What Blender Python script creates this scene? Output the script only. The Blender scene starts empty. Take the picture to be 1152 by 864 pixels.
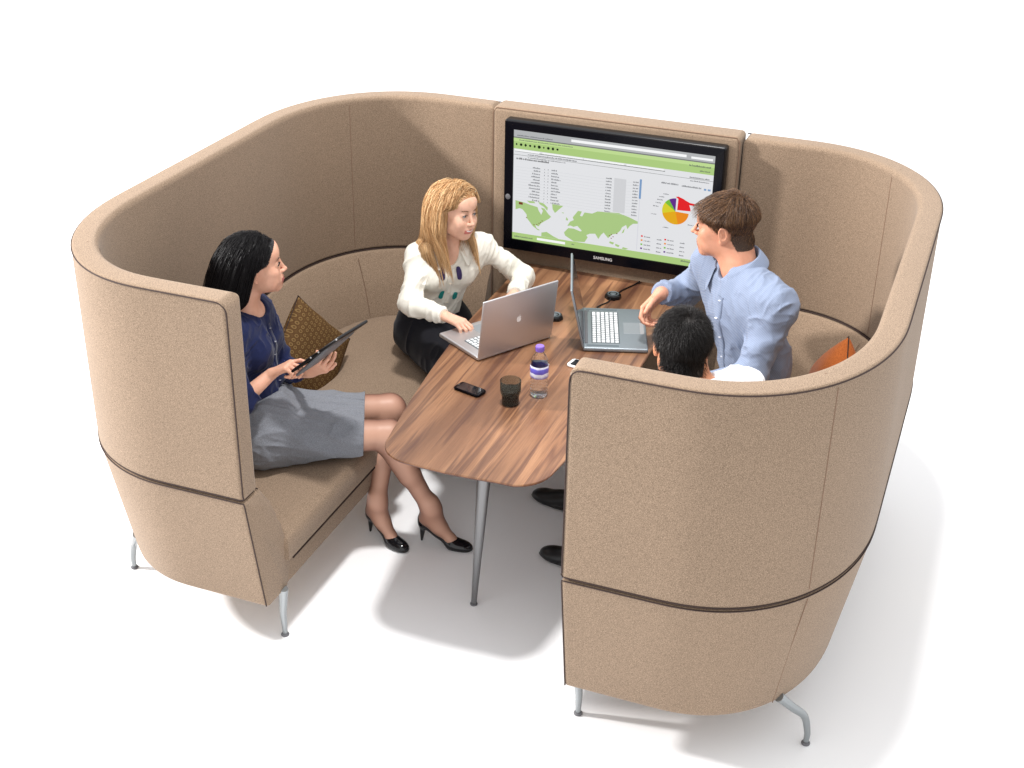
WORLD = 1.22
LIGHTS = [('key', (-7.1, -1.35, 4.6), (.4, 1.5, .7), .7, 1100, (1, .97, .945)), ('overhead', (.35, .5, 7.2), (.3, .9, 0), .6, 385, (1, .985, .97))]
import bpy, bmesh, math, random
import numpy as np
from mathutils import Matrix, Vector
random.seed(7); rng = np.random.default_rng(11)
PI = math.pi
SC = bpy.context.scene
C = SC.collection

# ------------------------------------------------------------------ helpers
def link(name, me, mats, parent=None):
    o = bpy.data.objects.new(name, me); C.objects.link(o)
    for m in (mats if isinstance(mats, (list, tuple)) else [mats]):
        me.materials.append(m)
    if parent: o.parent = parent
    return o
def smooth(me, angle=None):
    me.polygons.foreach_set('use_smooth', [True]*len(me.polygons))
    if angle is not None:
        me.set_sharp_from_angle(angle=math.radians(angle))
def mesh_from(verts, faces, sm=True, angle=None, name='m'):
    me = bpy.data.meshes.new(name)
    me.from_pydata([tuple(v) for v in verts], [], [tuple(f) for f in faces]); me.validate(); me.update()
    if sm: smooth(me, angle)
    return me
def thing(name, label, cat, loc=(0, 0, 0), group=None):
    o = bpy.data.objects.new(name, None); C.objects.link(o); o.location = loc
    o.empty_display_size = .1
    return tag(o, label, cat, group)
def tag(o, label, cat, group=None):
    o['label'] = label; o['category'] = cat
    if group: o['group'] = group
    return o
class MB:
    """collects shapes in one mesh"""
    def __init__(s): s.v = []; s.f = []; s.mi = []
    def add(s, vs, fs, mi=0):
        n = len(s.v); s.v += [tuple(v) for v in vs]; s.f += [tuple(i+n for i in f) for f in fs]; s.mi += [mi]*len(fs)
        return s
    def build(s, name, mats, parent=None, sm=True, angle=35, off=None):
        v = s.v
        if off is not None: v = [(a[0]-off[0], a[1]-off[1], a[2]-off[2]) for a in v]
        me = bpy.data.meshes.new(name); me.from_pydata(v, [], s.f)
        me.polygons.foreach_set('material_index', s.mi); me.update()
        if sm:
            bm = bmesh.new(); bm.from_mesh(me); bmesh.ops.recalc_face_normals(bm, faces=bm.faces[:]); bm.to_mesh(me); bm.free()
            smooth(me, angle)
        return link(name, me, mats, parent)
def box(mb, c, s, bev=0.0, mi=0, M=None, seg=3):
    bm = bmesh.new(); bmesh.ops.create_cube(bm, size=1)
    for v in bm.verts: v.co = Vector((v.co.x*s[0], v.co.y*s[1], v.co.z*s[2]))
    if bev > 0: bmesh.ops.bevel(bm, geom=bm.edges[:], offset=bev, segments=seg, profile=.5, affect='EDGES')
    bm.verts.index_update()
    T = Matrix.Translation(Vector(c))
    if M is not None: T = T @ M
    mb.add([tuple(T @ v.co) for v in bm.verts], [[v.index for v in f.verts] for f in bm.faces], mi); bm.free()
def tube(mb, pts, rad, n=12, cap=True, mi=0, flat=None):
    """tube along points; rad scalar or list; flat=(sx,sy) squash"""
    P = [Vector(p) for p in pts]; N = len(P)
    R = rad if isinstance(rad, (list, tuple, np.ndarray)) else [rad]*N
    t0 = (P[1]-P[0]).normalized()
    up = Vector((0, 0, 1)) if abs(t0.z) < .9 else Vector((0, 1, 0))
    u = t0.cross(up).normalized(); vs = []; fs = []
    for i in range(N):
        t = (P[min(i+1, N-1)]-P[max(i-1, 0)]).normalized()
        u = (u - t*u.dot(t)).normalized(); w = t.cross(u)
        for k in range(n):
            a = 2*PI*k/n; fx, fy = flat if flat else (1, 1)
            vs.append(P[i]+u*math.cos(a)*R[i]*fx+w*math.sin(a)*R[i]*fy)
    for i in range(N-1):
        for k in range(n):
            fs.append((i*n+k, i*n+(k+1) % n, (i+1)*n+(k+1) % n, (i+1)*n+k))
    if cap:
        fs.append(tuple(range(n))[::-1]); fs.append(tuple((N-1)*n+k for k in range(n)))
    mb.add(vs, fs, mi)
def lathe(mb, prof, c=(0, 0, 0), n=48, mi=0, close=False):
    vs = []; fs = []
    for r, z in prof:
        for k in range(n):
            a = 2*PI*k/n; vs.append((c[0]+r*math.cos(a), c[1]+r*math.sin(a), c[2]+z))
    m = len(prof)
    for i in range(m-1):
        for k in range(n):
            fs.append((i*n+k, i*n+(k+1) % n, (i+1)*n+(k+1) % n, (i+1)*n+k))
    if close:
        fs.append(tuple(range(n))[::-1]); fs.append(tuple((m-1)*n+k for k in range(n)))
    mb.add(vs, fs, mi)
def catmull(pts, n=8):
    P = [np.array(p, float) for p in pts]; P = [2*P[0]-P[1]]+P+[2*P[-1]-P[-2]]; out = []
    for i in range(1, len(P)-2):
        for k in range(n):
            t = k/n; a, b, c_, d = P[i-1], P[i], P[i+1], P[i+2]
            out.append(.5*((2*b)+(-a+c_)*t+(2*a-5*b+4*c_-d)*t*t+(-a+3*b-3*c_+d)*t**3))
    out.append(P[-2]); return out
def sweep_loop(mb, rings, cap=True, mi=0):
    """rings: list of equal-length closed loops of points"""
    n = len(rings[0]); vs = [p for r in rings for p in r]; fs = []
    for i in range(len(rings)-1):
        for k in range(n):
            fs.append((i*n+k, (i+1)*n+k, (i+1)*n+(k+1) % n, i*n+(k+1) % n))
    if cap:
        fs.append(tuple(range(n))); fs.append(tuple((len(rings)-1)*n+k for k in range(n))[::-1])
    mb.add(vs, fs, mi)

# ------------------------------------------------------------------ materials
def srgb(r, g, b): 
    f = lambda c: (c/255/12.92) if c/255 <= .04045 else ((c/255+.055)/1.055)**2.4
    return (f(r), f(g), f(b), 1)
def mat(name, col=(.5, .5, .5, 1), rough=.5, metal=0, spec=.5, **kw):
    m = bpy.data.materials.new(name); m.use_nodes = True
    b = m.node_tree.nodes['Principled BSDF']
    b.inputs['Base Color'].default_value = col; b.inputs['Roughness'].default_value = rough
    b.inputs['Metallic'].default_value = metal; b.inputs['Specular IOR Level'].default_value = spec
    for k, v in kw.items(): b.inputs[k].default_value = v
    return m
def nt(m): return m.node_tree.nodes, m.node_tree.links, m.node_tree.nodes['Principled BSDF']
def ramp(nodes, stops):
    r = nodes.new('ShaderNodeValToRGB'); e = r.color_ramp.elements
    while len(e) < len(stops): e.new(.5)
    for i, (p, c_) in enumerate(stops): e[i].position = p; e[i].color = c_
    return r
def fabric(name, dark, light, scale=260, bump=.25, sheen=.3, blotch=.12, rough=.9):
    m = mat(name, rough=rough, spec=.15); N, L, b = nt(m)
    tc = N.new('ShaderNodeTexCoord')
    n1 = N.new('ShaderNodeTexNoise'); n1.inputs['Scale'].default_value = scale; n1.inputs['Detail'].default_value = 2.5; n1.inputs['Roughness'].default_value = .65
    n2 = N.new('ShaderNodeTexNoise'); n2.inputs['Scale'].default_value = 3.0; n2.inputs['Detail'].default_value = 3
    mpq = N.new('ShaderNodeMapping'); mpq.inputs['Rotation'].default_value = (.5, .7, .4); mpq.inputs['Location'].default_value = (.213, .137, .171); L.new(tc.outputs['Object'], mpq.inputs['Vector'])
    for n in (n1, n2): L.new(mpq.outputs['Vector'], n.inputs['Vector'])
    r = ramp(N, [(.25, dark), (.75, light)]); L.new(n1.outputs['Fac'], r.inputs['Fac'])
    mx = N.new('ShaderNodeMix'); mx.data_type = 'RGBA'; mx.blend_type = 'MULTIPLY'
    r2 = ramp(N, [(.3, (1-blotch,)*3+(1,)), (.7, (1, 1, 1, 1))]); L.new(n2.outputs['Fac'], r2.inputs['Fac'])
    mx.inputs['Factor'].default_value = 1; L.new(r.outputs['Color'], mx.inputs['A']); L.new(r2.outputs['Color'], mx.inputs['B'])
    L.new(mx.outputs['Result'], b.inputs['Base Color'])
    bp = N.new('ShaderNodeBump'); bp.inputs['Strength'].default_value = bump; bp.inputs['Distance'].default_value = .002
    L.new(n1.outputs['Fac'], bp.inputs['Height']); L.new(bp.outputs['Normal'], b.inputs['Normal'])
    b.inputs['Sheen Weight'].default_value = sheen; b.inputs['Sheen Roughness'].default_value = .5
    return m
M = {}
M['tan'] = fabric('tan_wool', srgb(86, 71, 57), srgb(170, 147, 125), 380, .18, .1, .05)
M['piping'] = mat('piping_brown', srgb(46, 28, 22), .8)
M['seam'] = mat('seam_shade', srgb(122, 96, 78), .9)
M['steel'] = mat('satin_aluminium', (.20, .20, .205, 1), .42, .8)
M['steel_grey'] = mat('grey_painted_steel', (.30, .32, .33, 1), .35, .7)
M['glide'] = mat('dark_glide', (.12, .12, .13, 1), .5)
M['black'] = mat('black_plastic', (.006, .006, .007, 1), .32, 0, .35)
M['gloss'] = mat('gloss_black', (.003, .003, .005, 1), .16, 0, .12)
M['laptop'] = mat('aluminium_shell', (.60, .59, .60, 1), .38, .75)
M['laptop_dark'] = mat('aluminium_deck', (.30, .34, .37, 1), .42, .6)
M['key'] = mat('pale_key', (.75, .77, .78, 1), .5)
M['keygap'] = mat('key_well', (.10, .12, .13, 1), .5)
M['white'] = mat('white_paint', (.85, .85, .85, 1), .45)

# white studio floor
m = mat('studio_floor', (.86, .865, .88, 1), .55, 0, .2); N, L, b = nt(m)
tc = N.new('ShaderNodeTexCoord'); n1 = N.new('ShaderNodeTexNoise'); n1.inputs['Scale'].default_value = 1.2; n1.inputs['Detail'].default_value = 4
L.new(tc.outputs['Object'], n1.inputs['Vector']); r = ramp(N, [(.3, (.935, .94, .955, 1)), (.7, (.955, .96, .965, 1))]); L.new(n1.outputs['Fac'], r.inputs['Fac']); L.new(r.outputs['Color'], b.inputs['Base Color'])
M['floor'] = m

# walnut veneer: strips along Y, flowing dark grain
m = mat('walnut_veneer', rough=.32, spec=.4); N, L, b = nt(m)
tc = N.new('ShaderNodeTexCoord')
def mp(sc, rot=(0, 0, 0), src=None):
    q = N.new('ShaderNodeMapping'); q.inputs['Scale'].default_value = sc; q.inputs['Rotation'].default_value = rot
    L.new(src or tc.outputs['Object'], q.inputs['Vector']); return q.outputs['Vector']
def noise(vec, sc, det=3, dist=0, rough=.5):
    n = N.new('ShaderNodeTexNoise'); n.inputs['Scale'].default_value = sc; n.inputs['Detail'].default_value = det
    n.inputs['Distortion'].default_value = dist; n.inputs['Roughness'].default_value = rough; L.new(vec, n.inputs['Vector']); return n.outputs['Fac']
def mix(a, b_, fac, mode='MIX'):
    q = N.new('ShaderNodeMix'); q.data_type = 'RGBA'; q.blend_type = mode
    for s_, v in (('A', a), ('B', b_), ('Factor', fac)):
        if isinstance(v, bpy.types.NodeSocket): L.new(v, q.inputs[s_])
        else: q.inputs[s_].default_value = v
    return q.outputs['Result']
skew = mp((1, 1, 1), (0, 0, math.radians(5)))
vor = N.new('ShaderNodeTexVoronoi'); vor.voronoi_dimensions = '2D'; vor.inputs['Scale'].default_value = 1; L.new(mp((17, .32, 0)), vor.inputs['Vector'])
tone = noise(mp((9, .9, 1), (0, 0, math.radians(4))), 1.0, 2, .4)
big = ramp(N, [(.32, srgb(112, 78, 58)), (.46, srgb(138, 100, 74)), (.58, srgb(158, 118, 88)), (.72, srgb(122, 86, 66))]); L.new(tone, big.inputs['Fac'])
sepr = N.new('ShaderNodeSeparateColor'); L.new(vor.outputs['Color'], sepr.inputs['Color'])
strip = ramp(N, [(.0, (.66, .60, .58, 1)), (.5, (1, .98, .96, 1)), (1, (1.18, 1.14, 1.08, 1))]); L.new(sepr.outputs['Red'], strip.inputs['Fac'])
c1 = mix(big.outputs['Color'], strip.outputs['Color'], 1.0, 'MULTIPLY')
vein = noise(mp((30, 1.1, 1), (0, 0, math.radians(-4))), 1.0, 3, .55, .5)
vr = ramp(N, [(.0, (0, 0, 0, 1)), (.52, (0, 0, 0, 1)), (.60, (.66, .66, .66, 1)), (.63, (.6, .6, .6, 1)), (.76, (0, 0, 0, 1))]); L.new(vein, vr.inputs['Fac'])
c2 = mix(c1, srgb(80, 50, 42), vr.outputs['Color'])
fine = noise(mp((300, 9, 1)), 1.0, 3, 0, .7)
fr = ramp(N, [(.3, (.74, .72, .70, 1)), (.7, (1.1, 1.1, 1.1, 1))]); L.new(fine, fr.inputs['Fac'])
c3 = mix(c2, fr.outputs['Color'], .8, 'MULTIPLY')
L.new(c3, b.inputs['Base Color'])
bp = N.new('ShaderNodeBump'); bp.inputs['Strength'].default_value = .05; L.new(fine, bp.inputs['Height']); L.new(bp.outputs['Normal'], b.inputs['Normal'])
M['walnut'] = m
M['edge'] = mat('walnut_edge', srgb(88, 48, 36), .5)

# ------------------------------------------------------------------ setting
mb = MB(); mb.add([(-60, -30, 0), (60, -30, 0), (60, 120, 0), (-60, 120, 0)], [(0, 1, 2, 3)])
fl = mb.build('floor', M['floor'], sm=False); fl['kind'] = 'structure'
w = bpy.data.worlds.new('World'); SC.world = w; w.use_nodes = True
bg = w.node_tree.nodes['Background']; bg.inputs['Color'].default_value = (.985, .99, 1.0, 1); bg.inputs['Strength'].default_value = WORLD
def area(name, loc, target, size, power, col=(1, 1, 1)):
    l = bpy.data.lights.new(name, 'AREA'); l.shape = 'DISK'; l.size = size; l.energy = power; l.color = col
    o = bpy.data.objects.new(name, l); C.objects.link(o); o.location = loc
    o.rotation_euler = (Vector(target)-Vector(loc)).to_track_quat('-Z', 'Y').to_euler()
for a in LIGHTS: area(*a)

cam = bpy.data.cameras.new('camera'); co = bpy.data.objects.new('camera', cam); C.objects.link(co)
cam.sensor_width = 36; cam.lens = 1543.93/1152*36; cam.clip_end = 300; cam.clip_start = .05
co.matrix_world = Matrix.Translation((1.5589, -3.1763, 3.1205)) @ Matrix.Rotation(.357, 4, 'Z') @ Matrix.Rotation(1.0807, 4, 'X') @ Matrix.Rotation(.0182, 4, 'Z')
SC.camera = co
SC.view_settings.view_transform = 'Standard'; SC.view_settings.look = 'None'; SC.view_settings.exposure = 0; SC.view_settings.gamma = 1

# ------------------------------------------------------------------ booth
H = 1.40; ZS = .69; ZB = .205
def booth_path():
    P = []
    for x in np.linspace(-.54, -.85, 22): P.append((x, 0))
    for t in np.linspace(0, PI/2, 26)[1:]: P.append((-.85-.525*math.sin(t)**(2/2.1), .65-.65*math.cos(t)**(2/2.1) if t < PI/2-1e-6 else .65))
    for y in np.linspace(.65, 1.6, 24)[1:]: P.append((-1.375, y))
    for t in np.linspace(0, PI/2, 26)[1:]: P.append((-.80-.575*math.cos(t)**(2/2.1) if t < PI/2-1e-6 else -.80, 1.6+.67*math.sin(t)**(2/2.1)))
    for x in np.linspace(-.80, -.54, 20)[1:]: P.append((x, 2.27))
    P = np.array(P)
    # resample evenly, denser at both ends
    s = np.r_[0, np.cumsum(np.linalg.norm(np.diff(P, axis=0), axis=1))]; T = s[-1]
    e = np.array([0, .002, .005, .009, .014, .02, .027, .035, .045, .06])
    u = np.r_[e, np.linspace(.08, T-.08, 130), (T-e)[::-1]]
    Q = np.c_[np.interp(u, s, P[:, 0]), np.interp(u, s, P[:, 1])]
    for _ in range(2): Q[11:-11] = .25*Q[10:-12]+.5*Q[11:-11]+.25*Q[12:-10]
    t = np.gradient(Q, axis=0); t[0] = (-1, 0); t[-1] = (1, 0); t /= np.linalg.norm(t, axis=1)[:, None]
    n = np.c_[t[:, 1], -t[:, 0]]          # inward normal (path runs clockwise seen from above)
    return u, Q, n, T
U, Q, NRM, TL = booth_path()
def rnd(poly, rad, seg=5):
    """round the corners of a closed polygon"""
    out = []; n = len(poly)
    for i in range(n):
        a, b_, c_ = np.array(poly[i-1], float), np.array(poly[i], float), np.array(poly[(i+1) % n], float); r = rad[i]
        if r <= 0: out.append(b_); continue
        p = b_+(a-b_)/np.linalg.norm(a-b_)*r; q = b_+(c_-b_)/np.linalg.norm(c_-b_)*r
        for k in range(seg+1):
            t = k/seg; out.append((1-t)**2*p+2*t*(1-t)*b_+t*t*q)
    return np.array(out)
def pinch(s, r): return 0 if s >= r else r-math.sqrt(max(0, r*r-(r-s)**2))
def shell(prof, top_r, bot_r, side_r, mir):
    zt, zb = prof[:, 1].max(), prof[:, 1].min(); rings = []
    for i in range(len(U)):
        s = min(U[i], TL-U[i]); ring = []
        pt, pb, ps = pinch(s, top_r), pinch(s, bot_r), pinch(s, side_r)
        zc = (zt+zb)/2
        for d, z in prof:
            lo = np.interp(z, LOZ, LOD); hi = lo
            z2 = min(z, zt-pt); z2 = max(z2, zb+pb)
            ds = prof[np.abs(prof[:, 1]-z) < .03][:, 0]; dm = (ds.min()+ds.max())/2
            d2 = d+np.sign(dm-d)*min(ps, abs(dm-d))
            p = Q[i]+NRM[i]*d2; ring.append((p[0]*mir, p[1], z2))
        rings.append(ring if mir > 0 else ring[::-1])
    return rings
LOZ = [0, 1]; LOD = [0, 0]
upper = rnd([(0, H), (0, ZS+.003), (.086, ZS+.003), (.086, H)], [.010, .006, .010, .024], 6)
# subdivide the long sides a little for even shading
lower = rnd([(0, ZS-.004), (.085, ZB), (.235, ZB), (.262, .31), (.228, .43), (.178, .56), (.100, ZS-.004)], [.006, .03, .02, .05, .05, .05, .012], 5)
def off_path(d, z, mir=1, s0=0, s1=None):
    s1 = TL if s1 is None else s1
    return [((Q[i]+NRM[i]*d)[0]*mir, (Q[i]+NRM[i]*d)[1], z) for i in range(len(U)) if s0 <= U[i] <= s1]
def outline(d, xe, n=90):
    """seat outline: offset path cut at x = xe, resampled"""
    pts = [tuple(Q[i]+NRM[i]*d) for i in range(len(U)) if (Q[i]+NRM[i]*d)[0] < xe]
    pts = [(xe, pts[0][1])]+pts+[(xe, pts[-1][1])]
    P = np.array(pts); s = np.r_[0, np.cumsum(np.linalg.norm(np.diff(P, axis=0), axis=1))]
    u = np.linspace(0, s[-1], n); return np.c_[np.interp(u, s, P[:, 0]), np.interp(u, s, P[:, 1])]
def slab(rings2d):
    out = []
    for P, z in rings2d: out.append([(x, y, z) for x, y in P])
    return out
def booth_side(mir, label):
    t = thing('booth_sofa', label, 'sofa', (mir*.95, 1.13, 0), 'curved high-back booth sofas')
    T = t.location
    def B(mb, name, m_, par=t, **k):
        return mb.build(name, m_, par, off=(T.x, T.y, T.z) , **k)
    mb = MB(); sweep_loop(mb, shell(upper, .034, .01, .014, mir)); up = B(mb, 'upper_panel', M['tan'], angle=60)
    mb = MB(); sweep_loop(mb, shell(lower, .012, .006, .01, mir)); lo = B(mb, 'lower_panel', M['tan'], angle=60)
    # piping
    def pp(path, name, par, r=.0024, m_='piping'):
        mb = MB(); tube(mb, path, r, 6); o = B(mb, name, M[m_], t); return o
    r = .036
    e0 = [(-.5420, .0018, z) for z in np.linspace(ZS+.02, H-.05, 8)]
    arc = [(-.5425-(r-r*math.cos(a)), -.0008+.0030*math.cos(a), H-.0435+ (r)*math.sin(a)) for a in np.linspace(0, PI/2, 8)[1:]]
    top = [((Q[i]-NRM[i]*.0010)[0], (Q[i]-NRM[i]*.0010)[1], H-.0070) for i in range(len(U)) if U[i] > .045]
    bot = off_path(-.0002, ZS+.0062, 1, .012)
    loopp = bot[::-1]+[(-.544, .003, ZS+.0066), (-.5405, .003, ZS+.012)]+e0+arc+top
    pp([(x*mir, y, z) for x, y, z in loopp], 'piping', up)
    low = off_path(-.0002, ZS-.0072, 1, .012)
    e1 = [(-.5415+0*z, np.interp(z, [ZB, ZS], [.0865, .0022]), z) for z in np.linspace(ZS-.02, ZB+.012, 10)]
    pp([(x*mir, y, z) for x, y, z in (low[::-1]+[(-.543, .003, ZS-.0085)]+e1)], 'piping', lo)
    pp(off_path(.089, ZS+.001, mir), 'piping', lo, .0026)
    mb = MB()   # shadow-gap filler between the two tiers
    sweep_loop(mb, [[((Q[i]+NRM[i]*d)[0]*mir, (Q[i]+NRM[i]*d)[1], z) for d, z in ((.012, ZS-.02), (.012, ZS+.02), (.078, ZS+.02), (.078, ZS-.02))][::mir] for i in range(3, len(U)-3)])
    B(mb, 'joint_strip', M['piping'])
    # sewn seams: on the two corners, inside and outside, upper and lower
    def seam(u, prof_pts, name='seam'):
        i = int(np.argmin(abs(U-u))); mb = MB()
        tube(mb, [((Q[i]+NRM[i]*d)[0]*mir, (Q[i]+NRM[i]*d)[1], z) for d, z in prof_pts], .0013, 5); B(mb, name, M['seam'])
    ub = TL-.73; uf = .76
    for u in (ub, uf):
        seam(u, [(.0865, ZS+.02), (.0865, H-.028), (.078, H-.006), (.05, H+.0003)])
        seam(u, [(-.0005, ZS+.02), (-.0005, H-.02)])
        seam(u, [(-.0003, ZS-.018), (.0425, .45), (.083, ZB+.012)])
        seam(u, [(.118, ZS-.02), (.18, .56), (.23, .43)])
    # seat base, cushion
    mb = MB(); xb = -.543
    ri = []
    for d, x, z in ((.2, xb-.01, ZB+.004), (.2, xb, ZB+.012), (.2, xb, .300), (.2, xb-.01, .306)): ri.append((outline(d, x), z))
    R_ = slab(ri); R_ = [[(x*mir, y, z) for x, y, z in r] for r in R_]
    sweep_loop(mb, [r if mir < 0 else r[::-1] for r in R_]); B(mb, 'seat_base', M['tan'], angle=40)
    mb = MB(); ri = []
    for k, (ins, z) in enumerate(((.024, .310), (.010, .312), (0, .324), (0, .385), (.006, .403), (.018, .417), (.036, .426), (.07, .431), (.12, .434), (.2, .436))):
        ri.append((outline(.222+ins, -.522-ins), z))
    R_ = slab(ri); R_ = [[(x*mir, y, z) for x, y, z in r] for r in R_]
    sweep_loop(mb, [r if mir < 0 else r[::-1] for r in R_]); B(mb, 'seat_cushion', M['tan'], angle=60)
    mb = MB(); o_ = outline(.2, -.536); tube(mb, [(-.5305*mir, y, .3085) for y in (.262, 1.1, 2.0)], .0042, 6); B(mb, 'cushion_shade_line', M['piping'])  # dark tube standing in for the shaded joint between cushion and base
    # four legs with glides
    for (top_, knee, foot) in (((-.538, .197, .215), (-.553, .205, .10), (-.553, .208, 0)),
                               ((-1.19, .27, .23), (-1.27, .345, .115), (-1.286, .35, 0)),
                               ((-1.19, 1.99, .23), (-1.27, 1.925, .115), (-1.286, 1.92, 0)),
                               ((-.56, 2.08, .22), (-.575, 2.06, .10), (-.575, 2.06, 0))):
        pts = catmull([top_, tuple(np.array(top_)*.45+np.array(knee)*.55), knee, (foot[0], foot[1], .05), (foot[0], foot[1], .008)], 5)
        pts = [(p[0]*mir, p[1], p[2]) for p in pts]; mb = MB()
        tube(mb, pts, list(np.linspace(.0165, .0088, len(pts))), 14); lg = B(mb, 'leg', M['steel_grey'])
        mb = MB(); lathe(mb, [(0, 0), (.014, 0), (.015, .004), (.011, .010), (0, .010)], (foot[0]*mir, foot[1], .0005), 20)
        gl = B(mb, 'glide', M['glide'], lg)
    return t
booth_side(1, 'tan wool high-back curved booth sofa with the dark haired woman seated on it')
booth_side(-1, 'tan wool high-back curved booth sofa with the two men seated on it')

# back partition that carries the screen
pt = thing('screen_partition', 'flat tan upholstered partition holding the wall screen between the two sofas', 'partition', (0, 2.2, 0))
mb = MB(); box(mb, (0, 2.208, .71), (1.074, .124, 1.40), .02, seg=5); pp_ = mb.build('panel', M['tan'], pt, off=(0, 2.2, 0))
mb = MB(); r = .018
tube(mb, [(-.535, 2.1465+.004, z) for z in (.02, .7, 1.385)]+[(-.52, 2.1505, 1.406), (.52, 2.1505, 1.406)]+[(.535, 2.1505, z) for z in (1.385, .7, .02)], .0022, 6)
mb.build('piping', M['seam'], pt, off=(0, 2.2, 0))

# ------------------------------------------------------------------ television
EM = {}
def emit(name, r, g, b_, s=1.0):
    if name in EM: return EM[name]
    m = mat('screen_'+name, (0, 0, 0, 1), .3, 0, .1); m.node_tree.nodes['Principled BSDF'].inputs['Emission Color'].default_value = srgb(r, g, b_)
    m.node_tree.nodes['Principled BSDF'].inputs['Emission Strength'].default_value = s; EM[name] = m; return m
tv = thing('television', 'large black wall screen showing a green world map and pie chart', 'screen', (.017, 2.146, .79))
TO = (.017, 2.146, .79)
mb = MB(); box(mb, (.017, 2.118, 1.087), (.957, .056, .585), .012, seg=4); mb.build('housing', M['black'], tv, off=TO)
def frame(mb, x0, x1, z0, z1, X0, X1, Z0, Z1, y, yb):
    o = [(X0, y+.004, Z0), (X1, y+.004, Z0), (X1, y+.004, Z1), (X0, y+.004, Z1)]; i = [(x0, y, z0), (x1, y, z0), (x1, y, z1), (x0, y, z1)]
    k = [(x0, yb, z0), (x1, yb, z0), (x1, yb, z1), (x0, yb, z1)]; bo = [(a, yb, c_) for a, _, c_ in o]
    mb.add(o+i+k+bo, [(a, (a+1) % 4, 4+(a+1) % 4, 4+a) for a in range(4)]+[(4+a, 4+(a+1) % 4, 8+(a+1) % 4, 8+a) for a in range(4)]+[(12+a, 12+(a+1) % 4, (a+1) % 4, a) for a in range(4)])
SX0, SX1, SZ0, SZ1 = -.415, .455, .848, 1.343
mb = MB(); frame(mb, SX0, SX1, SZ0, SZ1, -.455, .489, .800, 1.374, 2.078, 2.092); mb.build('bezel', M['gloss'], tv, sm=False, off=TO)
def quad(mb, x0, z0, x1, z1, y): mb.add([(x0, y, z0), (x1, y, z0), (x1, y, z1), (x0, y, z1)], [(0, 1, 2, 3)])
def prism(mb, pts, y, n=None):
    from mathutils.geometry import tessellate_polygon
    tr = tessellate_polygon([[Vector((p[0], p[1], 0)) for p in pts]])
    vs = [(p[0], y, p[1]) for p in pts]; fs = []
    for a, b_, c_ in tr:
        A, B_, C_ = pts[a], pts[b_], pts[c_]; ar = (B_[0]-A[0])*(C_[1]-A[1])-(C_[0]-A[0])*(B_[1]-A[1])
        fs.append((a, b_, c_) if ar > 0 else (a, c_, b_))
    mb.add(vs, fs)
Y0 = 2.086
mb = MB(); quad(mb, SX0, SZ0, SX1, SZ1, Y0); scr = mb.build('screen', emit('page', 226, 227, 230), tv, sm=False, off=TO)
def sub(mb, name, m_): return mb.build(name, m_, scr, sm=False, off=TO)
Ya, Yb_, Yc = Y0-.0006, Y0-.0012, Y0-.0018
mb = MB(); quad(mb, SX0, 1.306, SX1, SZ1, Ya); sub(mb, 'browser_bar', emit('grey', 178, 180, 182))
for nm, q in (('address_field', (-.159, 1.320, .335, 1.331)), ('search_field', (.355, 1.318, .445, 1.327)), ('status_field', (-.30, .858, -.17, .869)))+tuple(('tab', (x0, 1.249, x1-.006, 1.257)) for x0, x1 in ((-.41, -.29), (-.285, -.10), (-.10, .08), (.085, .25))):
    mb = MB(); quad(mb, *q, Yb_); sub(mb, nm, emit('field', 246, 247, 248))
mb = MB(); quad(mb, SX0, 1.306, SX1, 1.311, Yb_); quad(mb, -.41, 1.247, .25, 1.2485, Yb_); quad(mb, SX0, 1.232, SX1, 1.2335, Yb_); quad(mb, -.30, 1.2485, .25, 1.2505, Yb_); sub(mb, 'rule', emit('rule', 120, 124, 122))
mb = MB(); quad(mb, SX0, 1.259, SX1, 1.306, Ya); sub(mb, 'toolbar', emit('green', 172, 203, 128)); mb = MB(); quad(mb, SX0, SZ0, SX1, .878, Ya); sub(mb, 'status_bar', EM['green'])
mb = MB(); quad(mb, SX0, 1.291, SX1, 1.306, Yb_); sub(mb, 'toolbar_highlight', emit('greenlight', 190, 218, 146))
mb = MB()
for k in range(10):
    x = -.402+k*.0204; z = 1.279; s_ = .0052+.0012*((k*7) % 3)
    pts = [(x+s_*math.cos(a)*(1 if k % 2 else .8), z+s_*math.sin(a)) for a in np.linspace(0, 2*PI, (5, 6, 4, 7)[k % 4]+1)[:-1]]
    prism(mb, pts, Yc)
sub(mb, 'toolbar_icons', emit('dark', 24, 40, 22))
# unreadable small print, as rows of strokes
def words(mb, x, z, w_, h, y=Yc, seed=0, jag=True):
    r_ = random.Random(seed); X = x
    while X < x+w_-.002:
        lw = min(r_.uniform(.0022, .0042), x+w_-X); hh = h*(1 if r_.random() < .3 else .72)
        quad(mb, X, z, X+lw*.72, z+hh, y); X += lw+(.0024 if r_.random() < .12 else .0004)
mb = MB(); words(mb, -.402, 1.213, .15, .0085, seed=1); sub(mb, 'heading_text', emit('ink', 30, 30, 34))
mb = MB(); words(mb, -.35, 1.2365, .22, .006, seed=2); words(mb, -.35, 1.2235, .17, .005, seed=3); words(mb, .355, 1.236, .085, .006, seed=4); words(mb, .358, 1.222, .08, .005, seed=5)
words(mb, -.40, 1.316, .16, .005, seed=6); words(mb, .35, 1.286, .09, .008, seed=7); words(mb, .395, 1.268, .045, .006, seed=8); words(mb, -.39, 1.2965, .24, .0045, seed=31)
words(mb, .238, 1.196, .075, .007, seed=9); words(mb, .325, 1.194, .082, .007, seed=10); words(mb, -.405, .858, .085, .007, seed=11); words(mb, -.14, .862, .012, .006, seed=12); words(mb, .345, .864, .07, .008, seed=13)
rows = [1.186-.0133*k for k in range(12)]
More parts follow.
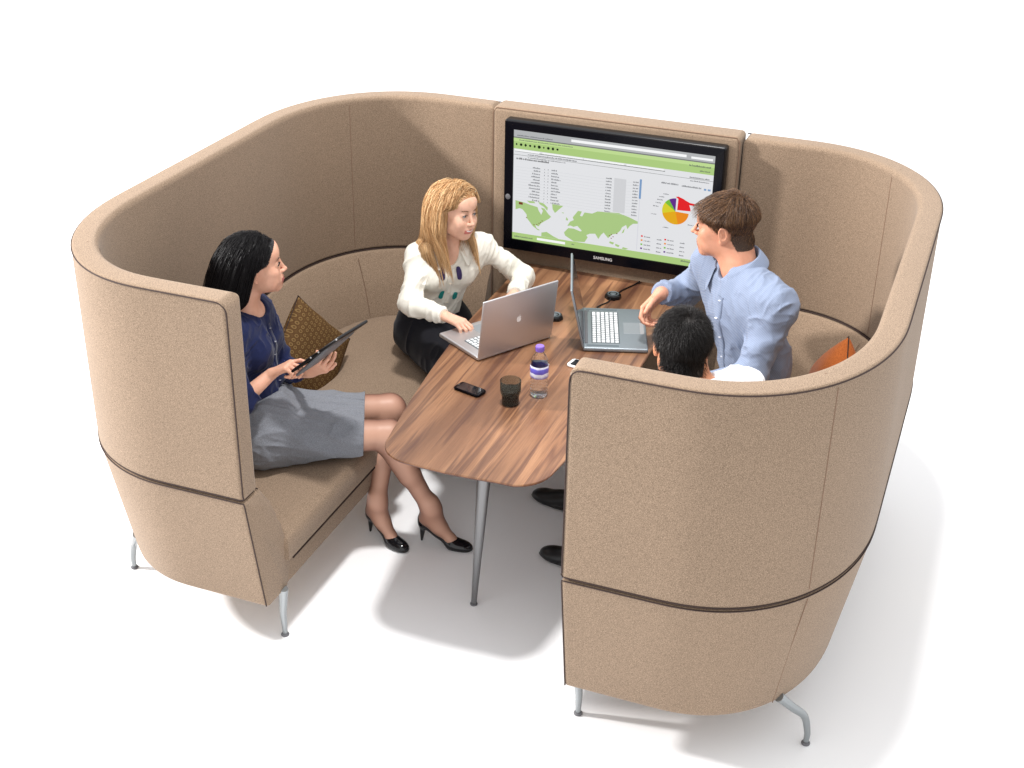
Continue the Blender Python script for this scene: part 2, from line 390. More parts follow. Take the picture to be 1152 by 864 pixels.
for k, z in enumerate(rows):
    wl = (.034, .03, .036, .04, .032, .042, .052, .05, .036, .046, .05, .034)[k]
    words(mb, -.292-wl, z-.004, wl, .0065, seed=20+k); words(mb, -.274, z-.004, .0035, .005, seed=40+k); words(mb, -.258, z-.004, .0045, .005, seed=50+k)
    words(mb, -.242, z-.004, .026+.016*((k*5) % 4)/3, .0065, seed=60+k); words(mb, .0, z-.004, .026, .006, seed=80+k); words(mb, .118, z-.004, .024, .006, seed=100+k)
for k in range(4):
    for x in (.168, .270): words(mb, x+.012, .948-.0185*k, .03+.012*((k*3) % 3)/2, .006, seed=130+k)
    for x in (.236, .336): words(mb, x, .944-.0185*k, .022, .006, seed=150+k)
for x, z in ((.262, 1.15), (.246, 1.136), (.238, 1.122), (.232, 1.108), (.222, 1.092), (.215, 1.056), (.27, 1.004), (.375, 1.03)): words(mb, x-.012, z, .024, .0045, seed=int(x*1000))
sub(mb, 'small_text', emit('greyink', 92, 94, 100))
mb = MB()
for z in rows: quad(mb, -.405, z-.0068, .135, z-.0060, Yb_)
sub(mb, 'table_lines', emit('line', 206, 208, 212))
mb = MB(); quad(mb, .036, 1.04, .088, 1.19, Ya); sub(mb, 'table_column', emit('column', 208, 209, 212))
for nm, q in (('scroll_bar', (.146, 1.115, .155, 1.20)), ('page_button', (.418, 1.190, .428, 1.198)), ('page_button', (.434, 1.190, .446, 1.198))):
    mb = MB(); quad(mb, *q, Yb_); sub(mb, nm, emit('blue', 124, 156, 196))
mb = MB(); quad(mb, .1485, .885, .1520, 1.115, Yb_); sub(mb, 'divider', emit('divider', 214, 215, 222))
mb = MB()
LAND = [[(-0.403, 1.027), (-0.363, 1.022), (-0.333, 1.015), (-0.301, 1.01), (-0.295, 0.994), (-0.283, 0.978), (-0.276, 0.997), (-0.286, 1.01), (-0.269, 1.008), (-0.251, 0.986), (-0.238, 0.975), (-0.248, 0.964), (-0.262, 0.954), (-0.282, 0.939), (-0.294, 0.922), (-0.309, 0.927), (-0.303, 0.913), (-0.286, 0.906), (-0.296, 0.904), (-0.321, 0.92), (-0.336, 0.938), (-0.348, 0.951), (-0.351, 0.97), (-0.37, 0.99), (-0.383, 0.993), (-0.402, 0.985)],
 [(-0.351, 1.032), (-0.319, 1.035), (-0.311, 1.026), (-0.338, 1.0235)], [(-0.299, 1.035), (-0.274, 1.031), (-0.254, 1.015), (-0.256, 1.0), (-0.271, 1.015), (-0.291, 1.024)],
 [(-0.235, 1.035), (-0.206, 1.034), (-0.184, 1.033), (-0.205, 1.012), (-0.221, 0.995), (-0.232, 1.011)],
 [(-0.28, 0.896), (-0.256, 0.903), (-0.225, 0.887), (-0.2, 0.8785), (-0.28, 0.8785)],
 [(-0.177, 0.913), (-0.158, 0.936), (-0.133, 0.937), (-0.104, 0.929), (-0.089, 0.934), (-0.069, 0.907), (-0.082, 0.883), (-0.131, 0.8785), (-0.171, 0.899)],
 [(-0.163, 0.945), (-0.152, 0.966), (-0.135, 0.976), (-0.14, 0.988), (-0.117, 1.021), (-0.100, 1.020), (-.108, 1.0), (-.098, .998), (-0.088, 1.018), (-0.054, 1.018), (-0.031, 1.031), (0.031, 1.036), (0.063, 1.038), (.11, 1.026), (0.15, 1.012), (0.148, 1.003), (.128, 1.0), (0.114, 0.987), (.105, .972), (.098, .99), (0.081, 0.977), (.074, .96), (0.059, 0.944), (.04, .938), (0.022, 0.918), (0.001, 0.94), (-.01, .928), (-0.021, 0.907), (-0.036, 0.929), (-0.061, 0.925), (-0.083, 0.912), (-0.1, 0.936), (-0.118, 0.952), (-.135, .945), (-0.149, 0.949)],
 [(-.168, .985), (-.160, .975), (-.164, .968), (-.171, .973)], [(.086, .964), (.093, .974), (.09, .955), (.08, .948)], [(.03, .905), (.05, .902), (.045, .892), (.028, .897)], [(.055, .898), (.075, .893), (.07, .884), (.056, .888)], [(-.192, 1.003), (-.18, 1.003), (-.183, .998)], [(.09, .888), (.115, .884), (.10, .8785), (.085, .88)]]
for P_ in LAND: prism(mb, P_, Ya)
sub(mb, 'world_map', emit('land', 170, 200, 132))
for x, z in ((-.378, 1.016), (-.35, .955), (-.315, .927), (-.302, .93), (-.292, .937), (-.285, .942), (-.278, .95), (.028, .93), (.036, .937), (.044, .928), (.036, .920), (.06, .945)):
    q = (.009, .0055) if x == -.378 else (.0022, .002); mb = MB(); quad(mb, x-q[0], z-q[1], x+q[0], z+q[1], Yb_); sub(mb, 'map_marker', emit('marker', 120, 60, 40))
px_, pz_, pr = .306, 1.082, .057
for nm, a0, a1, col, ex in (('orange', -75, -2, (232, 138, 32), 0), ('amber', -165, -75, (226, 168, 30), 0), ('lime', -215, -165, (214, 206, 48), 0), ('leafgreen', -238, -215, (120, 190, 60), 0), ('purple', -270, -238, (98, 44, 138), 0), ('red', 3, 88, (226, 36, 40), .007)):
    mb = MB(); c_ = (px_+ex, pz_+ex)
    prism(mb, [c_]+[(c_[0]+pr*math.cos(math.radians(a)), c_[1]+pr*math.sin(math.radians(a))) for a in np.linspace(a0, a1, 14)], Ya)
    if nm == 'red': prism(mb, [(.303, 1.146), (.315, 1.149), (.365, 1.128), (.395, 1.126), (.395, 1.118), (.360, 1.118), (.32, 1.135)], Yb_)
    sub(mb, 'pie_slice', emit(nm, *col))
for k, (nm, col) in enumerate((('red', 0), ('orange', 0), ('leafgreen', 0), ('purple', 0))):
    for x in (.166, .268): mb = MB(); quad(mb, x, .948-.0185*k, x+.008, .955-.0185*k, Yb_); sub(mb, 'legend_key', EM[nm])
def text_obj(s, size, name, m_, parent, mtx, off=(0, 0, 0)):
    cu = bpy.data.curves.new(name, 'FONT'); cu.body = s; cu.size = size; cu.align_x = 'CENTER'; cu.align_y = 'CENTER'; cu.extrude = .0004; cu.offset = size*.012
    o = bpy.data.objects.new(name, cu); me = bpy.data.meshes.new_from_object(o); bpy.data.objects.remove(o)
    me.transform(Matrix.Translation(-Vector(off)) @ mtx); return link(name, me, m_, parent)
M['silver'] = mat('silver_print', (.62, .62, .63, 1), .4, .3)
text_obj('SAMSUNG', .0185, 'lettering', M['silver'], tv, Matrix.Translation((.005, 2.0785, .822)) @ Matrix.Rotation(PI/2, 4, 'X'), TO)
mb = MB(); lathe(mb, [(0, 0), (.011, 0), (.013, .0015), (.009, .003), (0, .003)], (0, 0, 0), 28)
o = mb.build('power_button', M['glide'], tv); o.matrix_local = Matrix.Translation((-.435-TO[0], 2.0815-TO[1], 1.04-TO[2])) @ Matrix.Rotation(PI/2, 4, 'X')

# ------------------------------------------------------------------ table
tb = thing('meeting_table', 'walnut veneer meeting table with rounded corners on a tapered grey leg', 'table', (0, 1.2, 0))
TB = (0, 1.2, 0)
def table_outline(ins=0):
    pts = [(-.375, 2.135), (-.375, 1.75), (-.370, 1.45), (-.350, 1.15), (-.312, .80), (-.286, .62)]
    def corner(cx, cy, r, a0, a1, n=12): return [(cx+r*math.cos(math.radians(a)), cy+r*math.sin(math.radians(a))) for a in np.linspace(a0, a1, n)]
    pts = catmull([(p[0], p[1]) for p in pts], 6); pts = [tuple(p) for p in pts]
    pts += corner(-.138, .510, .130, 190, 262)
    pts += [tuple(p) for p in catmull([(-.10, .3775), (0, .374), (.1, .378), (.18, .384)], 4)]
    pts += corner(.205, .512, .132, 285, 352)
    q = [(.353, .64), (.376, .85), (.390, 1.15), (.392, 1.45), (.385, 1.75), (.375, 2.135)]; pts += [tuple(p) for p in catmull(q, 6)]
    P = np.array(pts)
    if ins:
        t = np.roll(P, -1, 0)-np.roll(P, 1, 0); t /= np.linalg.norm(t, axis=1)[:, None]; P = P+np.c_[-t[:, 1], t[:, 0]]*ins
    return P
mb = MB()
R_ = [[(x, y, z) for x, y in table_outline(i_)] for i_, z in ((.024, .700), (.006, .709), (0, .7155))]
sweep_loop(mb, R_[::-1]); mb.build('table_edge', M['edge'], tb, off=TB, angle=50)
mb = MB(); R_ = [[(x, y, z) for x, y in table_outline(i_)] for i_, z in ((0, .7158), (.0004, .7192), (.0018, .7210))]
sweep_loop(mb, R_[::-1]); mb.build('tabletop', M['walnut'], tb, off=TB, angle=50)
mb = MB()
def blade(p0, p1, w0, w1, t0, t1):
    rings = []
    for t in np.linspace(0, 1, 14):
        c_ = np.array(p0)*(1-t)+np.array(p1)*t; w_ = w0+(w1-w0)*t**1.1; th = t0+(t1-t0)*t
        rings.append([(c_[0]+w_*math.cos(a)*.5, c_[1]+th*math.sin(a)*.5, c_[2]) for a in np.linspace(0, 2*PI, 17)[:-1]])
    sweep_loop(mb, rings[::-1])
blade((.005, .627, .004), (.040, .655, .70), .021, .062, .018, .040); mb.build('leg', M['steel'], tb, off=TB)
mb = MB(); lathe(mb, [(0, 0), (.013, 0), (.014, .004), (.0125, .008), (0, .008)], (.005, .627, 0.0004), 24); mb.build('leg_glide', M['glide'], tb, off=TB)
mb = MB(); box(mb, (0, 1.28, .688), (.07, 1.34, .022), .004); mb.build('support_rail', M['steel_grey'], tb, off=TB)

# ------------------------------------------------------------------ things on the table
def frame_at(o, ex, up=(0, 0, 1)):
    ex = Vector(ex).normalized(); ez = Vector(up); ez = (ez-ex*ez.dot(ex)).normalized(); ey = ez.cross(ex)
    m_ = Matrix((ex, ey, ez)).transposed().to_4x4(); m_.translation = Vector(o); return m_
def add_part(name, mb, mats, root, angle=35, sm=True, loc=None):
    o = mb.build(name, mats, root, sm=sm, angle=angle)
    if loc is not None: o.matrix_local = loc
    return o
ZT = .7216
def laptop(label, h0, h1, user, W, D, lid_h, lean, shell_m, logo, power=False):
    """h0->h1 hinge line; user = side the keyboard is on"""
    ex = Vector((h1[0]-h0[0], h1[1]-h0[1], 0)).normalized(); ey = Vector((0, 0, 1)).cross(ex)
    if ey.dot(Vector((user[0], user[1], 0))) < 0:   # make +y point away from the user
        pass
    else:
        h0, h1 = h1, h0; ex = -ex; ey = -ey
    mid = Vector(((h0[0]+h1[0])/2, (h0[1]+h1[1])/2, ZT))
    t = thing('laptop', label, 'laptop'); t.matrix_world = frame_at(mid, ex)     # local: x along hinge, -y toward the user
    mb = MB(); box(mb, (0, -D/2, .0105), (W, D, .017), .006, seg=4); base = add_part('base', mb, shell_m, t)
    mb = MB(); box(mb, (0, -.012, .0205), (W*.8, .012, .006), .003); add_part('hinge', mb, M['glide'], t)
    # keyboard well, keys, trackpad
    kx0, kx1, ky0, ky1 = -W*.38, W*.38, -.035, -.035-D*.42
    mb = MB(); box(mb, ((kx0+kx1)/2, (ky0+ky1)/2, .0188), (kx1-kx0+.006, ky0-ky1+.006, .0012), .0005, seg=1); kb = add_part('keyboard', mb, M['keygap'], t)
    mb = MB(); nr, nc = 6, 14; cw = (kx1-kx0)/nc; rh = (ky0-ky1)/nr
    for r_ in range(nr):
        if r_ == nr-1:
            spans = [(0, 1), (1, 2), (2, 3), (3, 4.2), (4.2, 9), (9, 10.2), (10.2, 11.2), (11.2, 12.1), (12.1, 13), (13, 14)]
        else:
            sh = (0, 0, .4, .65, 1.0)[r_]; spans = [(0, 1+sh)]+[(k+sh, k+1+sh) for k in range(1, 12)]+[(12+sh, 14)]
        for a, b_ in spans:
            if b_-a < .3: continue
            box(mb, (kx0+(a+b_)/2*cw, ky0-(r_+.5)*rh, .0202), ((b_-a)*cw-.0052, rh-.0042, .0024), .0006, seg=1)
    add_part('keys', mb, M['key'], kb)
    mb = MB(); box(mb, (0, -D*.77, .0188), (W*.27, D*.26, .001), .0003, seg=1); tp = add_part('trackpad', mb, M['pad'], t)
    mb = MB(); box(mb, (0, -D*.93, .0188), (W*.27, .016, .0014), .0003, seg=1); add_part('trackpad_button', mb, M['laptop'], tp)
    if power:
        mb = MB()
        for k in range(2): lathe(mb, [(0, 0), (.0035, 0), (.0035, .0008), (0, .0008)], (W*.40+k*.011, -.022, .019), 14)
        add_part('power_button', mb, M['glide'], t)
        for sx in (-1, 1):
            mb = MB(); box(mb, (sx*W*.445, -D*.3, .0189), (.014, D*.5, .001), .0002, seg=1); add_part('speaker_grille', mb, M['grille'], t)
    # lid
    a = math.radians(lean); R_ = Matrix.Translation((0, -.002, .017)) @ Matrix.Rotation(-a, 4, 'X')
    mb = MB(); box(mb, (0, .0035, lid_h/2), (W, .008, lid_h), .0034, seg=3); lid = add_part('lid', mb, shell_m, t); lid.matrix_local = R_
    mb = MB(); box(mb, (0, -.0012, lid_h/2+.003), (W-.014, .002, lid_h-.022), .0008, seg=1); add_part('display', mb, M['display'], lid)
    mb = MB(); box(mb, (0, -.0012+.0, .006), (W-.03, .0022, .006), .0005, seg=1); add_part('display_chin', mb, shell_m, lid)
    if logo:
        def circ(cx, cy, rx, ry, a0, a1, n): return [(cx+rx*math.cos(math.radians(q)), cy+ry*math.sin(math.radians(q))) for q in np.linspace(a0, a1, n)]
        # outline of the fruit emblem with the bite on its right side, and its leaf
        body = [(0, .80), (.10, .84), (.24, .90), (.40, .88), (.54, .80), (.62, .70)]+[(.52, .60), (.46, .47), (.46, .33), (.52, .20), (.66, .08)]+[(.60, -.12), (.50, -.34), (.38, -.52), (.26, -.60), (.14, -.58), (0, -.53), (-.14, -.58), (-.26, -.60), (-.40, -.50), (-.54, -.30), (-.64, -.04), (-.68, .22), (-.64, .50), (-.54, .72), (-.38, .86), (-.22, .90), (-.10, .85)]
        leaf = [(0, .96), (.02, 1.10), (.10, 1.24), (.22, 1.33), (.30, 1.35), (.29, 1.22), (.22, 1.09), (.12, .99)]
        s_ = .0165; mb = MB()
        prism(mb, [(x*s_, z*s_) for x, z in body], 0); prism(mb, [(x*s_, z*s_) for x, z in leaf], 0)
        lo = mb.build('emblem', M['white'], lid, sm=False); lo.matrix_local = Matrix.Translation((0, .0078, lid_h*.50)) @ Matrix.Rotation(PI, 4, 'Z')
    return t
M['pad'] = mat('trackpad', (.33, .36, .38, 1), .45, .4)
M['grille'] = mat('speaker_grille', (.14, .17, .19, 1), .6, .3)
M['display'] = mat('laptop_display', (.02, .025, .035, 1), .12)
laptop('silver laptop with a fruit emblem on its lid, used by the blonde woman', (-.199, 1.153), (-.008, 1.459), (-.848, .529), .358, .262, .248, 7.5, M['laptop'], True)
laptop('silver laptop open side-on, its keyboard facing the man in the blue shirt', (.150, 1.386), (.027, 1.752), (.947, .32), .372, .252, .248, 12.5, M['laptop_dark'], True, True)

def phone(label, c_, ang, face, size=(.058, .115, .011)):
    t = thing('mobile_phone', label, 'phone'); t.matrix_world = Matrix.Translation((c_[0], c_[1], ZT)) @ Matrix.Rotation(math.radians(ang), 4, 'Z')
    t['group'] = 'mobile phones on the table'
    def rr(w_, l_, r): 
        out = []
        for cx, cy, a0 in ((w_/2-r, l_/2-r, 0), (-w_/2+r, l_/2-r, 90), (-w_/2+r, -l_/2+r, 180), (w_/2-r, -l_/2+r, 270)):
            out += [(cx+r*math.cos(math.radians(a)), cy+r*math.sin(math.radians(a))) for a in np.linspace(a0, a0+90, 7)]
        return out
    W, L_, T = size; mb = MB()
    R_ = [[(x, y, z) for x, y in rr(W-2*i_, L_-2*i_, .011)] for i_, z in ((.003, 0), (.0005, .003), (0, .006), (.0004, .009), (.002, T))]
    sweep_loop(mb, R_); add_part('case', mb, face[0], t, angle=30)
    mb = MB(); R_ = [[(x, y*1.0, z) for x, y in rr(W-.008, L_-.026, .002)] for z in (T-.0005, T+.0003)]; sweep_loop(mb, R_); add_part('display', mb, face[1], t)
    mb = MB(); lathe(mb, [(0, 0), (.0045, 0), (.005, .0004), (0, .0005)], (0, -L_/2+.0075, T), 18); add_part('home_button', mb, face[2], t)
    mb = MB(); box(mb, (0, L_/2-.007, T+.0002), (.012, .0018, .0006), .0002, seg=1); add_part('earpiece', mb, M['glide'], t)
    return t
M['phone_glass'] = mat('phone_glass', (.012, .014, .018, 1), .04, 0, .6)
phone('black mobile phone lying on the walnut table in front of the silver laptop', (-.136, .926), 75, (M['gloss'], M['phone_glass'], M['black']))
phone('white and black mobile phone half hidden behind the front right booth panel', (.188, 1.268), 80, (M['white'], M['phone_glass'], M['white']))

# smoked plastic tumbler
t = thing('tumbler', 'dark smoked plastic tumbler standing beside the water bottle', 'tumbler', (.035, .895, ZT))
M['smoke'] = mat('smoked_plastic', (.50, .50, .44, 1), .08, 0, .5, **{'Transmission Weight': .95, 'IOR': 1.12})
mb = MB(); lathe(mb, [(0, .001), (.030, .001), (.031, .004), (.031, .030), (.0325, .034), (.0375, .050), (.038, .094), (.0372, .0955), (.0362, .094), (.0358, .052), (.031, .038), (0, .036)], n=64)
add_part('cup', mb, M['smoke'], t, angle=60)
M['cola'] = mat('dark_drink', (.004, .003, .003, 1), .1)
mb = MB(); lathe(mb, [(0, .0365), (.0305, .0385), (.0352, .0525), (.0354, .060), (0, .060)], n=48); add_part('drink', mb, M['cola'], t, angle=60)
mb = MB(); lathe(mb, [(0, .003), (.0285, .003), (.0285, .033), (0, .033)], n=48); add_part('base', mb, M['cola'], t, angle=60)

# water bottle
t = thing('water_bottle', 'small clear water bottle with a purple cap and purple label', 'bottle', (.108, .995, ZT)); t.scale = (1.08, 1.08, 1.1)
M['pet'] = mat('clear_pet', (.97, .985, 1, 1), .04, 0, .6, **{'Transmission Weight': 1.0, 'IOR': 1.22})
M['water'] = mat('water', (.97, .985, 1, 1), .0, 0, .5, **{'Transmission Weight': 1.0, 'IOR': 1.10})
def bottle_r(z):
    pts = [(0, .024), (.004, .0285), (.010, .030), (.074, .0295), (.078, .0305), (.113, .0305), (.117, .0295), (.130, .029), (.148, .021), (.160, .0135), (.168, .0125), (.180, .0125)]
    r_ = np.interp(z, [p[0] for p in pts], [p[1] for p in pts])
    if .012 < z < .072: r_ -= .0016*(.5-.5*math.cos((z-.012)/.012*2*PI))
    return float(r_)
zs = np.linspace(0, .18, 120)
mb = MB(); lathe(mb, [(0, .0)]+[(bottle_r(z), z) for z in zs]+[(bottle_r(z)-.0007, z) for z in zs[::-1][:-1]]+[(0, .0016)], n=48); add_part('bottle_wall', mb, M['pet'], t, angle=70)
mb = MB(); zw = np.linspace(.002, .164, 90); lathe(mb, [(0, .002)]+[(max(.002, bottle_r(z)-.0009), z) for z in zw]+[(0, .164)], n=40); add_part('water_fill', mb, M['water'], t, angle=70)
m = mat('bottle_label', rough=.35, spec=.4); N, L, b = nt(m); tc = N.new('ShaderNodeTexCoord')
sx = N.new('ShaderNodeSeparateXYZ'); L.new(tc.outputs['Object'], sx.inputs[0])
r = ramp(N, [(0, srgb(90, 70, 160)), (.2, srgb(226, 228, 242)), (.34, srgb(226, 228, 242)), (.4, srgb(96, 84, 180)), (.72, srgb(104, 100, 204)), (.84, srgb(232, 234, 246)), (1, srgb(205, 212, 236))])
mr = N.new('ShaderNodeMapRange'); mr.inputs['From Min'].default_value = .080; mr.inputs['From Max'].default_value = .125
nz = N.new('ShaderNodeTexNoise'); nz.inputs['Scale'].default_value = 45; L.new(tc.outputs['Object'], nz.inputs['Vector'])
ma = N.new('ShaderNodeMath'); ma.operation = 'MULTIPLY_ADD'; L.new(nz.outputs['Fac'], ma.inputs[0]); ma.inputs[1].default_value = .012; L.new(sx.outputs['Z'], ma.inputs[2])
L.new(ma.outputs[0], mr.inputs['Value']); L.new(mr.outputs[0], r.inputs['Fac']); L.new(r.outputs['Color'], b.inputs['Base Color'])
mb = MB(); lathe(mb, [(.0307, .073), (.0312, .074), (.0312, .115), (.0309, .116)], n=48); add_part('label_wrap', mb, m, t, angle=70)
M['cap'] = mat('purple_cap', srgb(126, 96, 186), .35)
mb = MB(); lathe(mb, [(.0128, .164), (.0140, .1645), (.0145, .166), (.0145, .181), (.0135, .183), (0, .183)], n=36)
for k in range(30):
    a = 2*PI*k/30; box(mb, (.0146*math.cos(a), .0146*math.sin(a), .1735), (.0012, .0009, .013), 0, M=Matrix.Rotation(a, 4, 'Z'))
add_part('cap', mb, M['cap'], t, angle=40)

# black cable ports set in the table, with their leads
def port(label, x, y, ang, cable):
    t = thing('cable_port', label, 'cable port', (x, y, ZT)); t.rotation_euler.z = math.radians(ang); t['group'] = 'black cable ports on the table'
    mb = MB(); oc = [(.034*math.cos(a)*1.05, .034*math.sin(a)) for a in np.linspace(PI/8, 2*PI+PI/8, 9)[:-1]]
    R_ = [[(px*k, py*k, z) for px, py in oc] for k, z in ((1, 0), (1.02, .004), (.96, .014), (.86, .018))]; sweep_loop(mb, R_); add_part('housing', mb, M['black'], t, angle=25)
    mb = MB(); lathe(mb, [(.019, .0178), (.0215, .0205), (.0235, .0205), (.0245, .018)], n=32); lathe(mb, [(0, .0195), (.012, .0195), (.013, .0178)], n=24); add_part('ring', mb, M['keygap'], t, angle=60)
    mb = MB(); tube(mb, catmull([(0, -.03, .008)]+cable, 8), .0028, 8); add_part('lead', mb, M['black'], t)
port('black cable port on the table near the screen, its lead towards the side-on laptop', .104, 1.925, 0, [(-.004, -.06, .004), (-.022, -.10, .004), (-.03, -.13, .005)])
port('black cable port on the table behind the emblem laptop lid', -.055, 1.635, -20, [(-.006, -.05, .004), (-.012, -.07, .004)])
mb = MB(); tube(mb, catmull([(.110, 1.962, ZT+.004), (.125, 2.02, ZT+.003), (.150, 2.08, ZT+.003), (.162, 2.125, ZT+.003)], 8), .0032, 8)
o = mb.build('cable', M['black'], None); tag(o, 'black cable lying on the table from the cable port to the screen panel', 'cable')

# ------------------------------------------------------------------ loose cushions
def pillow(label, mtx, S, thick, m_, name='cushion'):
    n = 44; vs = []; fs = []
    for side in (1, -1):
        for j in range(n+1):
            for i in range(n+1):
                u_, v_ = -1+2*i/n, -1+2*j/n
                edge = (1-abs(u_)**2.6)*(1-abs(v_)**2.6); h = thick/2*max(edge, 0)**.48
                pin = 1-.05*(1-abs(v_)**2)*abs(u_)**3; pin2 = 1-.05*(1-abs(u_)**2)*abs(v_)**3
                wr = .004*math.sin(u_*9+v_*4)*edge**.3*(1-edge)
                vs.append((u_*S/2*pin, v_*S/2*pin2, side*(h+wr)))
    q = (n+1)**2
    for j in range(n):
        for i in range(n):
            a = j*(n+1)+i; fs.append((a, a+1, a+n+2, a+n+1)); a += q; fs.append((a, a+n+1, a+n+2, a+1))
    mb = MB(); mb.add(vs, fs); o = mb.build(name, m_, None, angle=180); o.matrix_world = mtx
    bm = bmesh.new(); bm.from_mesh(o.data); bmesh.ops.remove_doubles(bm, verts=bm.verts[:], dist=1e-5); bm.to_mesh(o.data); bm.free()
    mbp = MB(); ring = []
    for k in range(4*n+1):
        k %= 4*n
        if k < n: u_, v_ = -1+2*k/n, -1
        elif k < 2*n: u_, v_ = 1, -1+2*(k-n)/n
        elif k < 3*n: u_, v_ = 1-2*(k-2*n)/n, 1
        else: u_, v_ = -1, 1-2*(k-3*n)/n
        ring.append((u_*S/2*(1-.05*(1-abs(v_)**2)*abs(u_)**3), v_*S/2*(1-.05*(1-abs(u_)**2)*abs(v_)**3), 0))
    tube(mbp, ring, .0022, 6, cap=False); mbp.build('seam_piping', M['piping'], o)
    return tag(o, label, 'cushion')
# brown with a ring pattern
m = mat('ring_print', rough=.85, spec=.1); N, L, b = nt(m); tc = N.new('ShaderNodeTexCoord')
mpn = N.new('ShaderNodeMapping'); mpn.inputs['Scale'].default_value = (44, 44, 0); mpn.inputs['Rotation'].default_value = (0, 0, .2); L.new(tc.outputs['Object'], mpn.inputs['Vector'])
vo = N.new('ShaderNodeTexVoronoi'); vo.voronoi_dimensions = '2D'; vo.inputs['Scale'].default_value = 1; vo.inputs['Randomness'].default_value = .25; L.new(mpn.outputs['Vector'], vo.inputs['Vector'])
r = ramp(N, [(0, srgb(92, 68, 42)), (.14, srgb(82, 60, 36)), (.2, srgb(122, 97, 62)), (.30, srgb(122, 97, 62)), (.36, srgb(80, 56, 34)), (.6, srgb(92, 68, 42))]); r.color_ramp.interpolation = 'LINEAR'
L.new(vo.outputs['Distance'], r.inputs['Fac']); L.new(r.outputs['Color'], b.inputs['Base Color']); M['ring'] = m
def bas(c_, ex, ez): return frame_at(c_, ex, ez)
pillow('brown cushion with a ring pattern leaning behind the woman with the tablet', bas((-.985, 1.235, .540), (.26, .62, -.74), (.82, -.30, .30)), .385, .13, M['ring'])
_n = Vector((-.93, -.34, .12)).normalized(); _u = (Vector((0, 0, 1))-_n*_n.z).normalized(); _s = _n.cross(_u)
CUSH = frame_at(Vector((1.125, 1.53, .90))-_u*.243, _u+_s, _n)
M['orange'] = fabric('orange_wool', srgb(146, 76, 34), srgb(190, 106, 52), 200, .3, .1, .1)
pillow('orange cushion in the corner of the booth behind the man in blue', CUSH, .36, .17, M['orange'])

# ================================================================== people
import openvdb
A3 = lambda *a: np.array(a, dtype=np.float32)
_lat = np.random.default_rng(5).random((32, 32, 32)).astype(np.float32)
def vnoise(x, y, z):
    xi, yi, zi = np.floor(x).astype(np.int32), np.floor(y).astype(np.int32), np.floor(z).astype(np.int32)
    fx, fy, fz = x-xi, y-yi, z-zi
    fx, fy, fz = fx*fx*(3-2*fx), fy*fy*(3-2*fy), fz*fz*(3-2*fz)
    a, b_, c_ = xi & 31, yi & 31, zi & 31; a1, b1, c1 = (xi+1) & 31, (yi+1) & 31, (zi+1) & 31
    l = _lat
    return ((l[a, b_, c_]*(1-fx)+l[a1, b_, c_]*fx)*(1-fy)+(l[a, b1, c_]*(1-fx)+l[a1, b1, c_]*fx)*fy)*(1-fz) + \
           ((l[a, b_, c1]*(1-fx)+l[a1, b_, c1]*fx)*(1-fy)+(l[a, b1, c1]*(1-fx)+l[a1, b1, c1]*fx)*fy)*fz
def fast_mesh(name, V, F, mats, mi=None, parent=None):
    V = np.ascontiguousarray(V, dtype=np.float32); F = np.ascontiguousarray(F, dtype=np.int32); k = F.shape[1]
    me = bpy.data.meshes.new(name); me.vertices.add(len(V)); me.vertices.foreach_set('co', V.ravel())
    me.loops.add(F.size); me.loops.foreach_set('vertex_index', F.ravel())
    me.polygons.add(len(F)); me.polygons.foreach_set('loop_start', np.arange(0, F.size, k, dtype=np.int32))
    me.polygons.foreach_set('use_smooth', np.ones(len(F), dtype=bool))
    o = link(name, me, mats, parent)
    if mi is not None: me.polygons.foreach_set('material_index', np.ascontiguousarray(mi, dtype=np.int32))
    me.update(calc_edges=True); me.validate()
    return o
